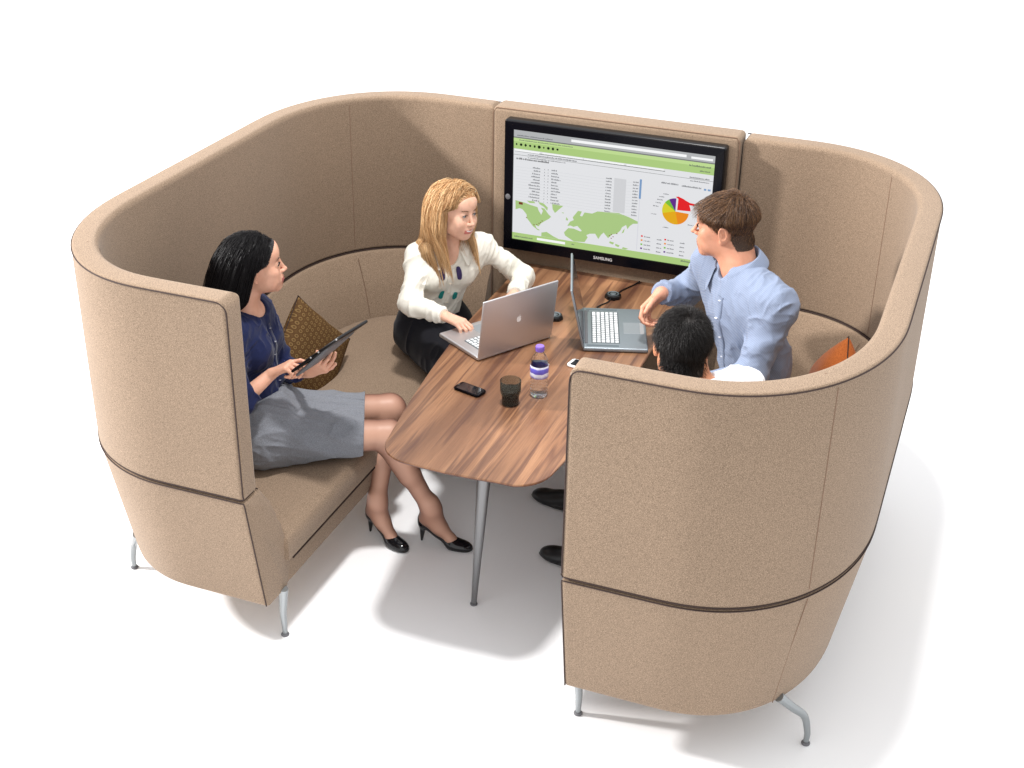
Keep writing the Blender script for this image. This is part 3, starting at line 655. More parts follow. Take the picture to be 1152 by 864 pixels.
class Field:
    def __init__(s, lo, hi, vox):
        s.vox = vox; s.lo = np.array(lo, float); s.n = np.ceil((np.array(hi, float)-s.lo)/vox).astype(int)+1
        s.d = np.full(tuple(s.n), .05, dtype=np.float32)
    def _win(s, lo, hi):
        a = np.clip(np.floor((np.array(lo)-s.lo)/s.vox).astype(int), 0, s.n); b_ = np.clip(np.ceil((np.array(hi)-s.lo)/s.vox).astype(int)+1, 0, s.n)
        if np.any(b_ <= a): return None, None
        ax = [np.arange(a[i], b_[i], dtype=np.float32)*s.vox+np.float32(s.lo[i]) for i in range(3)]
        return tuple(slice(a[i], b_[i]) for i in range(3)), np.stack(np.meshgrid(*ax, indexing='ij'), -1)
    def _op(s, w, d, k, op):
        a = s.d[w]
        if op == 'add':
            h = np.maximum(k-np.abs(a-d), 0)/k if k > 0 else 0; s.d[w] = np.minimum(a, d)-h*h*k*.25
        elif op == 'sub':
            d = -d; h = np.maximum(k-np.abs(a-d), 0)/k if k > 0 else 0; s.d[w] = np.maximum(a, d)+h*h*k*.25
    def cone(s, p0, p1, r0, r1, k=.02, op='add', fold=0, ff=38, clip=None):
        p0 = np.array(p0, np.float32); p1 = np.array(p1, np.float32); m_ = max(r0, r1)+k+3*s.vox+fold*1.5
        w, P = s._win(np.minimum(p0, p1)-m_, np.maximum(p0, p1)+m_)
        if w is None: return
        ba = p1-p0; L2 = float(ba@ba); pa = P-p0; t = np.clip(pa@ba/max(L2, 1e-9), 0, 1)
        q = pa-t[..., None]*ba; d = np.sqrt((q**2).sum(-1))-(r0+(r1-r0)*t)
        if fold:
            mk = np.abs(d) < fold*1.5+.006; qm = q[mk]
            u = (pa[mk]@ba)/math.sqrt(L2); n = vnoise(qm[:, 0]*13+u*ff*.9+7, qm[:, 1]*13+u*ff*.35+3, qm[:, 2]*13+11)
            d[mk] -= fold*(1-np.abs(2*n-1))**2-fold*.3
        if clip is not None: d = np.maximum(d, (P-np.array(clip[0], np.float32))@np.array(clip[1], np.float32))
        s._op(w, d, k, op)
    def ell(s, c, r, R=None, k=.02, op='add', fold=0, fs=(14, 14, 6), clip=None):
        c = np.array(c, np.float32); r = np.array(r, np.float32); R = np.eye(3, dtype=np.float32) if R is None else np.array(R, np.float32)
        ext = np.sqrt(((R*r)**2).sum(1))+k+3*s.vox+fold*1.5
        w, P = s._win(c-ext, c+ext)
        if w is None: return
        q = (P-c)@R; k0 = np.sqrt(((q/r)**2).sum(-1)); k1 = np.sqrt(((q/(r*r))**2).sum(-1))+1e-9; d = k0*(k0-1)/k1
        d = np.where(k0 < .3, -float(r.min())*.7, d)
        if fold:
            mk = np.abs(d) < fold*1.5+.006; qm = q[mk]
            n = vnoise(qm[:, 0]*fs[0]+5, qm[:, 1]*fs[1]+9, qm[:, 2]*fs[2]+2); d[mk] -= fold*(1-np.abs(2*n-1))**2-fold*.3
        if clip is not None: d = np.maximum(d, (P-np.array(clip[0], np.float32))@np.array(clip[1], np.float32))
        s._op(w, d, k, op)
    def plane(s, p, n, k=0):     # keep the side the normal points away from
        w, P = s._win(s.lo-1, s.lo+s.n*s.vox+1)
        nv = np.array(n, float); nv /= np.linalg.norm(nv)
        d = (P-np.array(p, np.float32))@nv.astype(np.float32); s.d = np.maximum(s.d, d)
    def wrinkle(s, amp, dirs, seed=0, band=.012, lo=None, hi=None):
        """cloth folds: ridged noise, frequency per metre along each of three directions"""
        idx = np.argwhere(np.abs(s.d) < band).astype(np.int32)
        if not len(idx): return
        P = idx.astype(np.float32)*s.vox+s.lo.astype(np.float32)
        A = [P@(np.array(unit(d), np.float32)*f) for d, f in dirs]
        w1 = vnoise(A[0]*.5+seed, A[1]*.5+3.3, A[2]*.5+1.7); n = vnoise(A[0]+seed+2*w1, A[1]+5.1+2*w1, A[2]+8.2); n2 = vnoise(A[0]*2.1+seed, A[1]*2.1+9.1, A[2]*2.1+4.4)
        r = (1-np.abs(2*n-1))**3*amp+(1-np.abs(2*n2-1))**3*amp*.35
        s.d[idx[:, 0], idx[:, 1], idx[:, 2]] -= r-amp*.3
    def mesh(s):
        lim = 3*s.vox; a = np.clip(s.d, -lim, lim).astype(np.float32)
        a[0] = a[-1] = lim; a[:, 0] = a[:, -1] = lim; a[:, :, 0] = a[:, :, -1] = lim
        g = openvdb.FloatGrid(lim); g.copyFromArray(a, tolerance=0.0)
        P, Qd = g.convertToQuads(isovalue=0.0)
        V = np.array(P, dtype=np.float64)*s.vox+s.lo; F = np.array(Qd, dtype=np.int64)
        # outward winding
        v0, v1, v2 = V[F[:, 0]], V[F[:, 1]], V[F[:, 2]]; vol = (np.cross(v1-v0, v2-v0)*v0).sum()
        vol += (np.cross(V[F[:, 2]]-v0, V[F[:, 3]]-v0)*v0).sum()
        c_ = V.mean(0); 
        if vol-0 < 0: F = F[:, ::-1]
        return V, F
def unit(v): v = np.array(v, float); return v/np.linalg.norm(v)
def basis(fwd, up):
    """columns: right, forward, up"""
    f = unit(fwd); u = np.array(up, float); u = unit(u-f*(u@f)); r = np.cross(f, u); return np.stack([r, f, u], 1)
def head_basis(az, pitch=0, roll=0):
    f = np.array([math.cos(az)*math.cos(pitch), math.sin(az)*math.cos(pitch), math.sin(pitch)])
    B_ = basis(f, (0, 0, 1)); cr, sr = math.cos(roll), math.sin(roll)
    r = B_[:, 0]*cr+B_[:, 2]*sr; u = B_[:, 2]*cr-B_[:, 0]*sr; return np.stack([r, B_[:, 1], u], 1)

def add_head(F, c, B_, s=1.0, fem=False, smile=0, neck=None, neck_r=.052):
    c = np.array(c, float)
    W = lambda x, y, z: c+B_@(np.array([x, y, z])*s)
    def E_(x, y, z, rx, ry, rz, k=.02, op='add', R=None):
        RR = B_ if R is None else B_@R
        F.ell(W(x, y, z), (rx*s, ry*s, rz*s), RR, k*s, op)
    def K_(a, b_, r0, r1, k=.01, op='add'): F.cone(W(*a), W(*b_), r0*s, r1*s, k*s, op)
    E_(0, -.014, .034, .074, .096, .080)
    E_(0, .026, -.022, .061, .066, .086, .03)
    E_(0, .030, -.070, .051 if not fem else .043, .052, .036, .03)
    E_(0, .076, -.100, .019 if not fem else .012, .016, .014, .022)
    for sx in (-1, 1):
        E_(sx*.040, .062, -.024, .020, .020, .018, .02)
        K_((sx*.030, -.005, -.075), (sx*.020, .068, -.100), .020 if not fem else .014, .014 if not fem else .011, .025)
        E_(sx*.047, .035, -.07, .012, .03, .02, .02)
        E_(sx*.032, .052, -.052, .022, .026, .030, .03)
    if not fem: K_((-.032, .082, .020), (.032, .082, .020), .010, .010, .016)
    E_(0, .070, .05, .05, .024, .035, .03)
    for sx in (-1, 1):   # sockets, lids
        E_(sx*.031, .098, .001, .018, .014, .012, .012, 'sub')
        E_(sx*.031, .0755, .001, .0155, .0150, .0145, .004)
        E_(sx*.031, .0925, .0008, .0120, .007, .0042, .002, 'sub')
    # nose
    nz_ = 0 if fem else .006
    K_((0, .088, .012), (0, .106+nz_, -.028), .0055, .0068, .010)
    E_(0, .109+nz_, -.034, .0085, .0095, .0078, .007)
    for sx in (-1, 1): E_(sx*.0095, .100, -.037, .0065, .009, .0062, .006)
    for sx in (-1, 1): E_(sx*.005, .106, -.0425, .0028, .005, .0025, .002, 'sub')
    # mouth
    E_(0, .082, -.068, .026, .016, .018, .022)
    up = smile*.0075
    for sx in (-1, 1):
        wd = .0055 if smile else 0
        K_((sx*.004, .0985, -.0640), (sx*(.023+wd), .0905-wd*.6, -.067+up), .0038, .0018, .004)
        K_((0, .0975, -.0730), (sx*(.019+wd), .0910-wd*.6, -.0715+up), .0044, .0022, .004)
    K_((-.021, .0975, -.0685+up*.8), (0, .1030, -.0685), .0011, .0013, .0015, 'sub'); K_((.021, .0975, -.0685+up*.8), (0, .1030, -.0685), .0011, .0013, .0015, 'sub')
    if smile:
        for sx in (-1, 1): E_(sx*.037, .070, -.040, .018, .016, .018, .025)
    # ears
    for sx in (-1, 1):
        R = np.array(Matrix.Rotation(sx*-.35, 3, 'Z') @ Matrix.Rotation(-.18, 3, 'X'))
        E_(sx*.079, -.012, -.008, .0085, .0195, .032, .005, R=R)
        E_(sx*.087, -.010, -.004, .0070, .0125, .021, .003, 'sub', R=R)
        E_(sx*.082, -.006, -.010, .0035, .004, .012, .003, R=R)
        E_(sx*.076, -.004, -.037, .007, .009, .010, .006)
    if neck is not None:
        F.cone(W(0, -.024, -.055), neck, neck_r*s, neck_r*1.08*s, .03)
        F.cone(W(0, -.05, -.02), np.array(neck)-B_[:, 1]*.0, .045*s, .05*s, .03)
    return W
def eye_meshes(W, B_, s, gaze=(0, 0)):
    """eyeballs with iris and pupil; returned as V, F(quads), mi(0 white 1 iris 2 pupil)"""
    Vs, Fs, Ms = [], [], []; n0 = 0
    for sx in (-1, 1):
        ctr = W(sx*.031, .0765, .001); R = .0138*s
        gx, gz = gaze; f = unit(B_ @ np.array([gx, 1, gz])); Bb = basis(f, B_[:, 2])
        n, m_ = 24, 18
        for j in range(m_+1):
            th = PI*j/m_*.999+.0005
            for i in range(n):
                ph = 2*PI*i/n; Vs.append(ctr+Bb@(R*np.array([math.sin(th)*math.cos(ph), math.cos(th), math.sin(th)*math.sin(ph)])))
        for j in range(m_):
            for i in range(n):
                Fs.append((n0+j*n+i, n0+j*n+(i+1) % n, n0+(j+1)*n+(i+1) % n, n0+(j+1)*n+i)); Ms.append(2 if j < 1 else (1 if j < 3 else 0))
        n0 += n*(m_+1)
    return np.array(Vs), np.array(Fs), np.array(Ms)
def add_hand(F, wrist, d, up, right, curl=(20, 25, 30, 35), s=1.0, spread=1.0, thumb=(0, 0), k=.004):
    d = unit(d); up = np.array(up, float); up = unit(up-d*(up@d)); lat = np.cross(up, d)*(1 if right else -1); w_ = np.array(wrist, float)
    knuck = [(.090, .031, .98), (.094, .010, 1.08), (.089, -.011, 1.0), (.079, -.030, .80)]
    for (ly, lx, L_), c_ in zip(knuck, curl):
        base = w_+(d*ly+lat*lx*1.0)*s
        F.cone(w_+(d*.012+lat*lx*.5)*s, base, .0155*s, .0118*s, .014*s)
        a = 0; p = base; fd = unit(d+lat*lx*1.6*spread); c_ = math.radians(c_)
        for seg, (ln, r0, r1, m_) in enumerate(((.044, .0098, .0086, .8), (.027, .0086, .0078, 1.2), (.021, .0078, .0064, .7))):
            a += c_*m_; dr = fd*math.cos(a)-up*math.sin(a); q = p+dr*ln*L_*s
            F.cone(p, q, r0*s, r1*s, k*s); p = q
    ta, tb_ = thumb; p = w_+(d*.018+lat*.020-up*.006)*s
    for ln, r0, r1, (cd, cl, cu) in ((.044, .0150, .0118, (.62+ta, .72-ta, -.30-tb_)), (.033, .0112, .0098, (.86+ta, .36-ta, -.30-tb_)), (.027, .0098, .0076, (.95+ta, .10-ta*.5, -.25-tb_))):
        dr = unit(d*cd+lat*cl+up*cu); q = p+dr*ln*s; F.cone(p, q, r0*s, r1*s, .008*s); p = q
def add_torso(F, ch, Bc, pv, Bp, nb, sh, inf=0, fem=False, fold=0, sc=1.0):
    """ch chest centre, pv pelvis centre, nb neck base, sh (left, right) shoulder joints"""
    k = .045
    w_ = (.150, .098, .165) if not fem else (.128, .088, .150)
    F.ell(ch, [x*sc+inf for x in w_], Bc, k, fold=fold)
    mid = (np.array(ch)+np.array(pv))/2
    F.ell(mid, [x*sc+inf for x in ((.138, .098, .15) if not fem else (.112, .088, .14))], Bc, k, fold=fold)
    F.ell(pv, [x*sc+inf for x in ((.165, .118, .105) if not fem else (.168, .118, .105))], Bp, k, fold=fold)
    for p in sh:
        F.cone(np.array(nb)-Bc[:, 2]*.035, p, .050*sc+inf, (.050 if not fem else .040)*sc+inf, .035, fold=fold*.7)
        F.ell(np.array(p)*.62+np.array(ch)*.38, [(.07)*sc+inf, .072*sc+inf, .09*sc+inf], Bc, k)
    if fem:
        for sx in (-1, 1): F.ell(np.array(ch)+Bc@np.array([sx*.066, .058, .012]), (.052+inf*.8, .050+inf*.8, .052+inf*.8), Bc, .03)
def strands(roots, dirs, nstep, ds, grav, coll, off, comb=None, curl=.25, inertia=.8, g=.35, seed=0, lens=None):
    r_ = np.random.default_rng(seed); N_ = len(roots); p = roots.copy(); v = dirs.copy(); out = [p.copy()]
    ph = r_.random((N_, 3))*2*PI; fq = r_.uniform(.25, .6, (N_, 3))
    dsv = (ds*(lens if lens is not None else np.ones(N_)))[:, None]
    for i in range(nstep):
        v = v*inertia+grav*g+curl*.25*np.sin(ph+fq*i)
        if comb is not None: v = v+comb(p, i)
        v /= np.linalg.norm(v, axis=1)[:, None]; p = p+v*dsv
        for c_, r in coll:
            rr = np.array(r)[None]+off[:, None]; q = (p-np.array(c_))/rr; L_ = np.linalg.norm(q, axis=1)[:, None]
            p = np.where(L_ < 1, np.array(c_)+q/np.maximum(L_, 1e-6)*rr, p)
        v = p-out[-1]; v /= np.linalg.norm(v, axis=1)[:, None]+1e-9
        out.append(p.copy())
    return np.stack(out, 1)     # N,S,3
def strand_mesh(name, P, rad, m_, parent, taper=.35):
    N_, S, _ = P.shape; t = np.gradient(P, axis=1); t /= np.linalg.norm(t, axis=2)[..., None]+1e-9
    ref = np.random.default_rng(1).normal(size=(N_, 1, 3)); u = np.cross(t, ref); u /= np.linalg.norm(u, axis=2)[..., None]+1e-9; w_ = np.cross(t, u)
    R = (rad*np.linspace(1, taper, S))[None, :, None]; vs = []
    for k in range(3):
        a = 2*PI*k/3; vs.append(P+(u*math.cos(a)+w_*math.sin(a))*R)
    V = np.stack(vs, 2).reshape(-1, 3)
    i = np.arange(N_)[:, None, None]*S*3; j = np.arange(S-1)[None, :, None]*3; k = np.arange(3)[None, None, :]
    a = i+j+k; b_ = i+j+(k+1) % 3; F = np.stack([a, b_, b_+3, a+3], -1).reshape(-1, 4)
    o = fast_mesh(name, V, F, m_, None, parent)
    at = o.data.attributes.new('tone', 'FLOAT', 'POINT'); tn = np.repeat(np.random.default_rng(3).random(N_), S*3).astype(np.float32); at.data.foreach_set('value', tn)
    return o
def hair_mat(name, dark, mid, light, rough=.35, spec=.5):
    m = mat(name, rough=rough, spec=spec); N, L, b = nt(m)
    at = N.new('ShaderNodeAttribute'); at.attribute_name = 'tone'; r = ramp(N, [(0, dark), (.5, mid), (1, light)]); L.new(at.outputs['Fac'], r.inputs['Fac']); L.new(r.outputs['Color'], b.inputs['Base Color'])
    return m
def skin_mat(name, col, var=.08):
    m = mat(name, col, .48, 0, .35); N, L, b = nt(m); b.inputs['Subsurface Weight'].default_value = .12; b.inputs['Subsurface Radius'].default_value = (.012, .005, .003)
    b.inputs['Subsurface Scale'].default_value = 1.0
    tc = N.new('ShaderNodeTexCoord'); n = N.new('ShaderNodeTexNoise'); n.inputs['Scale'].default_value = 28; n.inputs['Detail'].default_value = 4; L.new(tc.outputs['Object'], n.inputs['Vector'])
    r = ramp(N, [(.3, tuple(x*(1-var*(1+i*.6)) for i, x in enumerate(col[:3]))+(1,)), (.7, tuple(min(1, x*(1+var)) for x in col[:3])+(1,))]); L.new(n.outputs['Fac'], r.inputs['Fac']); L.new(r.outputs['Color'], b.inputs['Base Color'])
    n3 = N.new('ShaderNodeTexNoise'); n3.inputs['Scale'].default_value = 320; L.new(tc.outputs['Object'], n3.inputs['Vector'])
    bp = N.new('ShaderNodeBump'); bp.inputs['Strength'].default_value = .18; bp.inputs['Distance'].default_value = .001; L.new(n3.outputs['Fac'], bp.inputs['Height']); L.new(bp.outputs['Normal'], b.inputs['Normal'])
    return m
M['eye'] = mat('eye_white', (.55, .52, .50, 1), .25); M['pupil'] = mat('pupil', (.01, .01, .01, 1), .08)
M['iris_blue'] = mat('iris_blue', (.12, .20, .26, 1), .1); M['iris_brown'] = mat('iris_brown', (.07, .035, .015, 1), .1)
M['lash'] = mat('lash', (.015, .01, .008, 1), .6); M['teeth'] = mat('teeth', (.78, .75, .70, 1), .25)
def cloth(name, col, rough=.85, sheen=.15, vary=.06, scale=240, bump=.15, spec=.2):
    d = tuple(x*(1-vary*2) for x in col[:3])+(1,); l = tuple(min(1, x*(1+vary)) for x in col[:3])+(1,)
    m = fabric(name, d, l, scale, bump, sheen, .04, rough); nt(m)[2].inputs['Specular IOR Level'].default_value = spec; return m
def brows(W, s, m_, parent, fem=False):
    r_ = np.random.default_rng(9); lift = .0025 if fem else 0
    for sx in (-1, 1):
        P = []
        for k in range(70):
            t = r_.random(); x = .014+.032*t; z = .0185+lift+.0065*math.sin(t*PI*.75)-(.002*t)+r_.uniform(-.0018, .0018)*(1-.6*t); y = .0935-.012*t*t
            a = np.array([x*sx, y+.0015, z]); b_ = a+np.array([sx*.006, -.0015, .0012]); P.append([W(*a), W(*((a+b_)/2+np.array([0, .0008, 0]))), W(*b_)])
        o = strand_mesh('eyebrow', np.array(P), .0005 if fem else .0007, m_, parent, .5)
    for sx in (-1, 1):
        P = []
        for k in range(46):
            t = -1+2*k/45; x = sx*(.031+.0125*t); z = .0010+.0042*(1-t*t)+.0004; y = .0905-.004*t*t*(1 if True else 0)-(.002 if sx*t > 0 else 0)
            a = np.array([x, y, z]); P.append([W(*a), W(*(a+np.array([sx*.0012*t, .0030, .0006]))), W(*(a+np.array([sx*.003*t, .0058, .0026])))])
        strand_mesh('eyelashes', np.array(P), .0010 if fem else .0006, M['lash'], parent, .4)
    return o
def field_roots(F_, c, B_, s, n, hl, seed=0, ears=True):
    """hair roots on the modelled head itself, in head coordinates"""
    i = np.arange(n)+.5; ph = np.arccos(1-2*i/n); th = PI*(1+5**.5)*i
    D = np.stack([np.cos(th)*np.sin(ph), np.sin(th)*np.sin(ph), np.cos(ph)], 1); D += np.random.default_rng(seed).normal(scale=.012, size=D.shape); D /= np.linalg.norm(D, axis=1)[:, None]
    o_ = np.array((0, -.016, .015)); t = np.full(n, .15); live = np.ones(n, bool)
    for _ in range(90):
        P = (o_+D*t[:, None])*s; W_ = P@B_.T+np.array(c); ix = np.clip(np.round((W_-F_.lo)/F_.vox).astype(int), 0, F_.n-1)
        v = F_.d[ix[:, 0], ix[:, 1], ix[:, 2]]; step = np.maximum(v*.6, .0008); t = np.where(v > .0004, t-step, t); t = np.maximum(t, .03)
    P = o_+D*t[:, None]; keep = (P[:, 2] > np.interp(P[:, 1], hl[0], hl[1])) & (t > .055) & (t < .135)
    if ears: keep &= ~((np.abs(P[:, 0]) > .052) & (P[:, 1] > -.034) & (P[:, 1] < .016) & (P[:, 2] < .022))
    N_ = D/np.array((.076, .098, .082))**2*.0068; N_ = P-np.array((0, -.014, .02)); N_ /= np.linalg.norm(N_, axis=1)[:, None]
    return P[keep], N_[keep]
def scalp_roots(n, hl, seed=0, c=(0, -.014, .034), r=(.076, .098, .082)):
    i = np.arange(n*3)+.5; ph = np.arccos(1-2*i/(n*3)); th = PI*(1+5**.5)*i
    q = np.stack([np.cos(th)*np.sin(ph), np.sin(th)*np.sin(ph), np.cos(ph)], 1); P = np.array(c)+q*np.array(r)
    P += np.random.default_rng(seed).normal(scale=.0012, size=P.shape)
    keep = P[:, 2] > np.interp(P[:, 1], hl[0], hl[1])+ (np.abs(P[:, 0]) > .06)*0
    nrm = q/np.array(r); nrm /= np.linalg.norm(nrm, axis=1)[:, None]; return P[keep], nrm[keep]
HL = ([-.115, -.05, -.02, .012, .03, .055, .072, .09], [-.075, -.055, .0, .0, .012, .030, .062, .088])
def body_object(name_parent, F, mats, classify, eyes=None):
    V, Fc = F.mesh(); ce = V[Fc].mean(1); mi = classify(ce)
    if eyes is not None:
        Ve, Fe, Me = eyes; Fc = np.vstack([Fc, Fe+len(V)]); V = np.vstack([V, Ve]); mi = np.r_[mi, np.array([len(mats)-3, len(mats)-2, len(mats)-1])[Me]]
    return fast_mesh('person', V, Fc, mats, mi)
def head_classify(c, B_, s, hl=HL):
    c = np.array(c)
    def f(ce):
        q = (ce-c)@B_/s; inh = (np.abs(q) < .16).all(1)
        lips = inh & (np.abs(q[:, 0]) < .0285) & (q[:, 1] > .084) & (q[:, 2] > -.0800+.02*np.abs(q[:, 0])) & (q[:, 2] < -.0595-.06*np.abs(q[:, 0]))
        scalp = inh & (q[:, 2] > np.interp(q[:, 1], hl[0], hl[1])+.002) & (np.abs(q[:, 0]) < .078) & (q[:, 2] > -.088) & ~((q[:, 1] > -.036) & (q[:, 2] < -.01)) & ~((np.abs(q[:, 0]) > .050) & (q[:, 1] > -.036) & (q[:, 1] < .018) & (q[:, 2] < .020))
        return lips, scalp, q
    return f
def finish(o, V0=None): return o
def cloth_object(name, F, m_, parent): V, Fc = F.mesh(); return fast_mesh(name, V, Fc, m_, None, parent)
def disc(name, p, n, r, m_, parent, th=.0018):
    mb = MB(); lathe(mb, [(0, 0), (r, 0), (r*1.05, th*.5), (r*.85, th), (0, th*.8)], n=18); o = mb.build(name, m_, parent)
    o.matrix_local = Vector(n).to_track_quat('Z', 'Y').to_matrix().to_4x4(); o.matrix_local.translation = Vector(p); m4 = o.matrix_local.copy(); m4.translation = Vector(p); o.matrix_local = m4; return o
def surf(Fld, o_, d_, tmax=.3):
    """march a ray to the surface of a field"""
    o_ = np.array(o_, float); d_ = unit(d_); t = 0
    for _ in range(400):
        p = o_+d_*t; i = np.round((p-Fld.lo)/Fld.vox).astype(int)
        if (i < 0).any() or (i >= Fld.n).any(): break
        v = Fld.d[tuple(i)]
        if v < 0: return p+d_*v*1.0
        t += max(Fld.vox*.4, v*.5)
        if t > tmax: break
    return None
def surf_n(F_, p):
    i = np.clip(np.round((np.array(p)-F_.lo)/F_.vox).astype(int), 2, F_.n-3); d = F_.d
    return unit([d[i[0]+2, i[1], i[2]]-d[i[0]-2, i[1], i[2]], d[i[0], i[1]+2, i[2]]-d[i[0], i[1]-2, i[2]], d[i[0], i[1], i[2]+2]-d[i[0], i[1], i[2]-2]])
def lerp(a, b_, t): return np.array(a, float)*(1-t)+np.array(b_, float)*t

def collar(name, c, Bc, r, m_, parent, gap=40, h=.028, drop=.036, point=.03, spread=.015, ry=1.0, tilt=.0):
    """folded shirt collar round the neck base; gap = half opening angle at the throat, degrees"""
    vs = []; n = 48; prof_n = 7
    for i in range(n+1):
        a = math.radians(90+gap+(360-2*gap)*i/n); t = i/n; fr = max(0, 1-min(t, 1-t)/.16)   # 1 at the two points
        back = max(0, math.cos(math.radians((360-2*gap)*i/n)+math.radians(gap))*-1)
        for (rr, z) in ((-.004, -.012), (-.003, h*.5), (0, h), (.004, h+.004), (.010, h-.004), (.014+spread*.6, h-drop*.55-point*.4*fr), (.018+spread+.01*fr, h-drop-point*fr)):
            R_ = r+rr; x = R_*math.cos(a); y = R_*ry*math.sin(a); z2 = z-.55*max(0, math.sin(a))*r+.22*max(0, -math.sin(a))*r
            vs.append(np.array(c)+Bc@np.array([x, y, z2]))
    fs = [(i*prof_n+k, (i+1)*prof_n+k, (i+1)*prof_n+k+1, i*prof_n+k+1) for i in range(n) for k in range(prof_n-1)]
    me = mesh_from(vs, fs); o = link(name, me, m_, parent); md = o.modifiers.new('t', 'SOLIDIFY'); md.thickness = .0022; md.offset = 0
    sd = o.modifiers.new('s', 'SUBSURF'); sd.levels = sd.render_levels = 1
    return o
def ribbon(name, F_, line, side, out, m_, parent, w=.013, off=.0030):
    """strip laid on the garment: line = centre points inside the body, out = outward direction"""
    vs = []; keep = []; out = unit(out); side = unit(side)
    for p in line:
        row = []
        for s_ in (-1, -.9, 0, .9, 1):
            o_ = np.array(p)+side*w*s_+out*.25; q = surf(F_, o_, -out, .4)
            if q is None: row = None; break
            row.append(q+out*(off if abs(s_) < .95 else -.002))
        if row: vs += row; keep.append(p)
    n = len(keep); fs = [(i*5+k, i*5+k+1, (i+1)*5+k+1, (i+1)*5+k) for i in range(n-1) for k in range(4)]
    if n > 1:
        V = np.array(vs).reshape(n, 5, 3); 
        for _ in range(2): V[1:-1] = .25*V[:-2]+.5*V[1:-1]+.25*V[2:]
        return link(name, mesh_from(V.reshape(-1, 3), fs), m_, parent)
def patch(name, F_, p, out, ux, uz, a, b_, m_, parent, off=.0040):
    out = unit(out); vs = [];  n = 20; rings = 5
    def hit(q):
        r_ = surf(F_, np.array(q)+out*.25, -out, .45); return (r_ if r_ is not None else np.array(q))+out*off
    vs.append(hit(p))
    for k in range(1, rings+1):
        for i in range(n):
            t = 2*PI*i/n; cx, cz = math.cos(t), math.sin(t); e = .7
            vs.append(hit(np.array(p)+unit(ux)*a*k/rings*np.sign(cx)*abs(cx)**e+unit(uz)*b_*k/rings*np.sign(cz)*abs(cz)**e))
    fs = [(0, 1+i, 1+(i+1) % n) for i in range(n)]+[(1+k*n+i, 1+(k+1)*n+i, 1+(k+1)*n+(i+1) % n, 1+k*n+(i+1) % n) for k in range(rings-1) for i in range(n)]
    return link(name, mesh_from(vs, fs), m_, parent)
def buttons(F_, line, out, r, m_, parent):
    for p in line:
        q = surf(F_, np.array(p)+unit(out)*.25, -unit(out), .45)
        if q is not None: disc('button', q+unit(out)*.0036, out, r, m_, parent)
M['nylon'] = None
def nylon():
    m = mat('sheer_tights', srgb(120, 78, 62), .42, 0, .3); N, L, b = nt(m)
    lw = N.new('ShaderNodeLayerWeight'); lw.inputs['Blend'].default_value = .35; r = ramp(N, [(0, srgb(200, 156, 134)), (.35, srgb(158, 116, 98)), (.7, srgb(108, 76, 64)), (1, srgb(64, 44, 38))]); L.new(lw.outputs['Facing'], r.inputs['Fac']); L.new(r.outputs['Color'], b.inputs['Base Color']); return m
# ------------------------------------------------------------------ shoes
def pump(c_heel, toe, m_, parent, L_=.235):
    h = np.array([*c_heel, 0.]); f = unit(np.array([toe[0]-c_heel[0], toe[1]-c_heel[1], 0])); r = np.cross(f, (0, 0, 1)); s = L_/.235
    W = lambda x, y, z: h+(f*(x+.100)+r*y+np.array([0, 0, z]))*s
    B_ = np.stack([f, -r, (0, 0, 1)], 1); F_ = Field(np.minimum(W(-.14, -.06, -.01), W(.15, .06, .17))-.07, np.maximum(W(-.14, -.06, -.01), W(.15, .06, .17))+.07, .0022)
    F_.ell(W(.062, 0, .016), (.060*s, .036*s, .026*s), B_, .01)
    F_.ell(W(.095, 0, .012), (.034*s, .026*s, .018*s), B_, .01)
    F_.cone(W(.035, 0, .022), W(-.082, 0, .092), .027*s, .021*s, .02)
    F_.ell(W(-.088, 0, .112), (.029*s, .027*s, .036*s), B_, .02)
    dirb = unit(W(-.09, 0, .16)-W(.045, 0, .055)); Bo = basis(dirb, (0, 0, 1))[:, [1, 0, 2]]
    F_.ell(W(-.030, 0, .118), (.082*s, .0245*s, .040*s), Bo, .004, 'sub')
    F_.ell(W(-.02, 0, -.012), (.058*s, .08*s, .042*s), Bo, .01, 'sub')
    F_.cone(W(-.094, 0, .088), W(-.101, 0, .0035), .0165*s, .0048*s, .016)
    F_.plane((0, 0, .0015), (0, 0, -1)); o = cloth_object('shoe', F_, m_, parent); return W, s
def man_shoe(heel, toe, m_, parent, pitch=0, lift=0):
    h = np.array([*heel, lift]); f = unit(np.array([toe[0]-heel[0], toe[1]-heel[1], pitch])); r = unit(np.cross(f, (0, 0, 1))); u = np.cross(r, f)
    W = lambda x, y, z: h+f*x+r*y+u*z; B_ = np.stack([f, -r, u], 1); F_ = Field(np.minimum(h, W(.3, 0, 0))-.12, np.maximum(h, W(.3, 0, 0))+.16, .003)
    F_.ell(W(.215, 0, .022), (.075, .044, .032), B_, .02); F_.ell(W(.12, 0, .035), (.085, .038, .045), B_, .03); F_.ell(W(.045, 0, .045), (.05, .035, .055), B_, .03)
    F_.ell(W(.055, 0, .115), (.03, .026, .045), B_, .004, 'sub')
    F_.ell(W(.15, 0, .012), (.145, .047, .013), B_, .004); F_.ell(W(.04, 0, .014), (.042, .036, .016), B_, .004)
    F_.plane(W(0, 0, .002), -u); F_.plane((0, 0, .001), (0, 0, -1)); return cloth_object('shoe', F_, m_, parent)
M['patent'] = mat('patent_leather', (.006, .006, .008, 1), .12, 0, .5); M['leather'] = mat('black_leather', (.010, .010, .011, 1), .35, 0, .4)

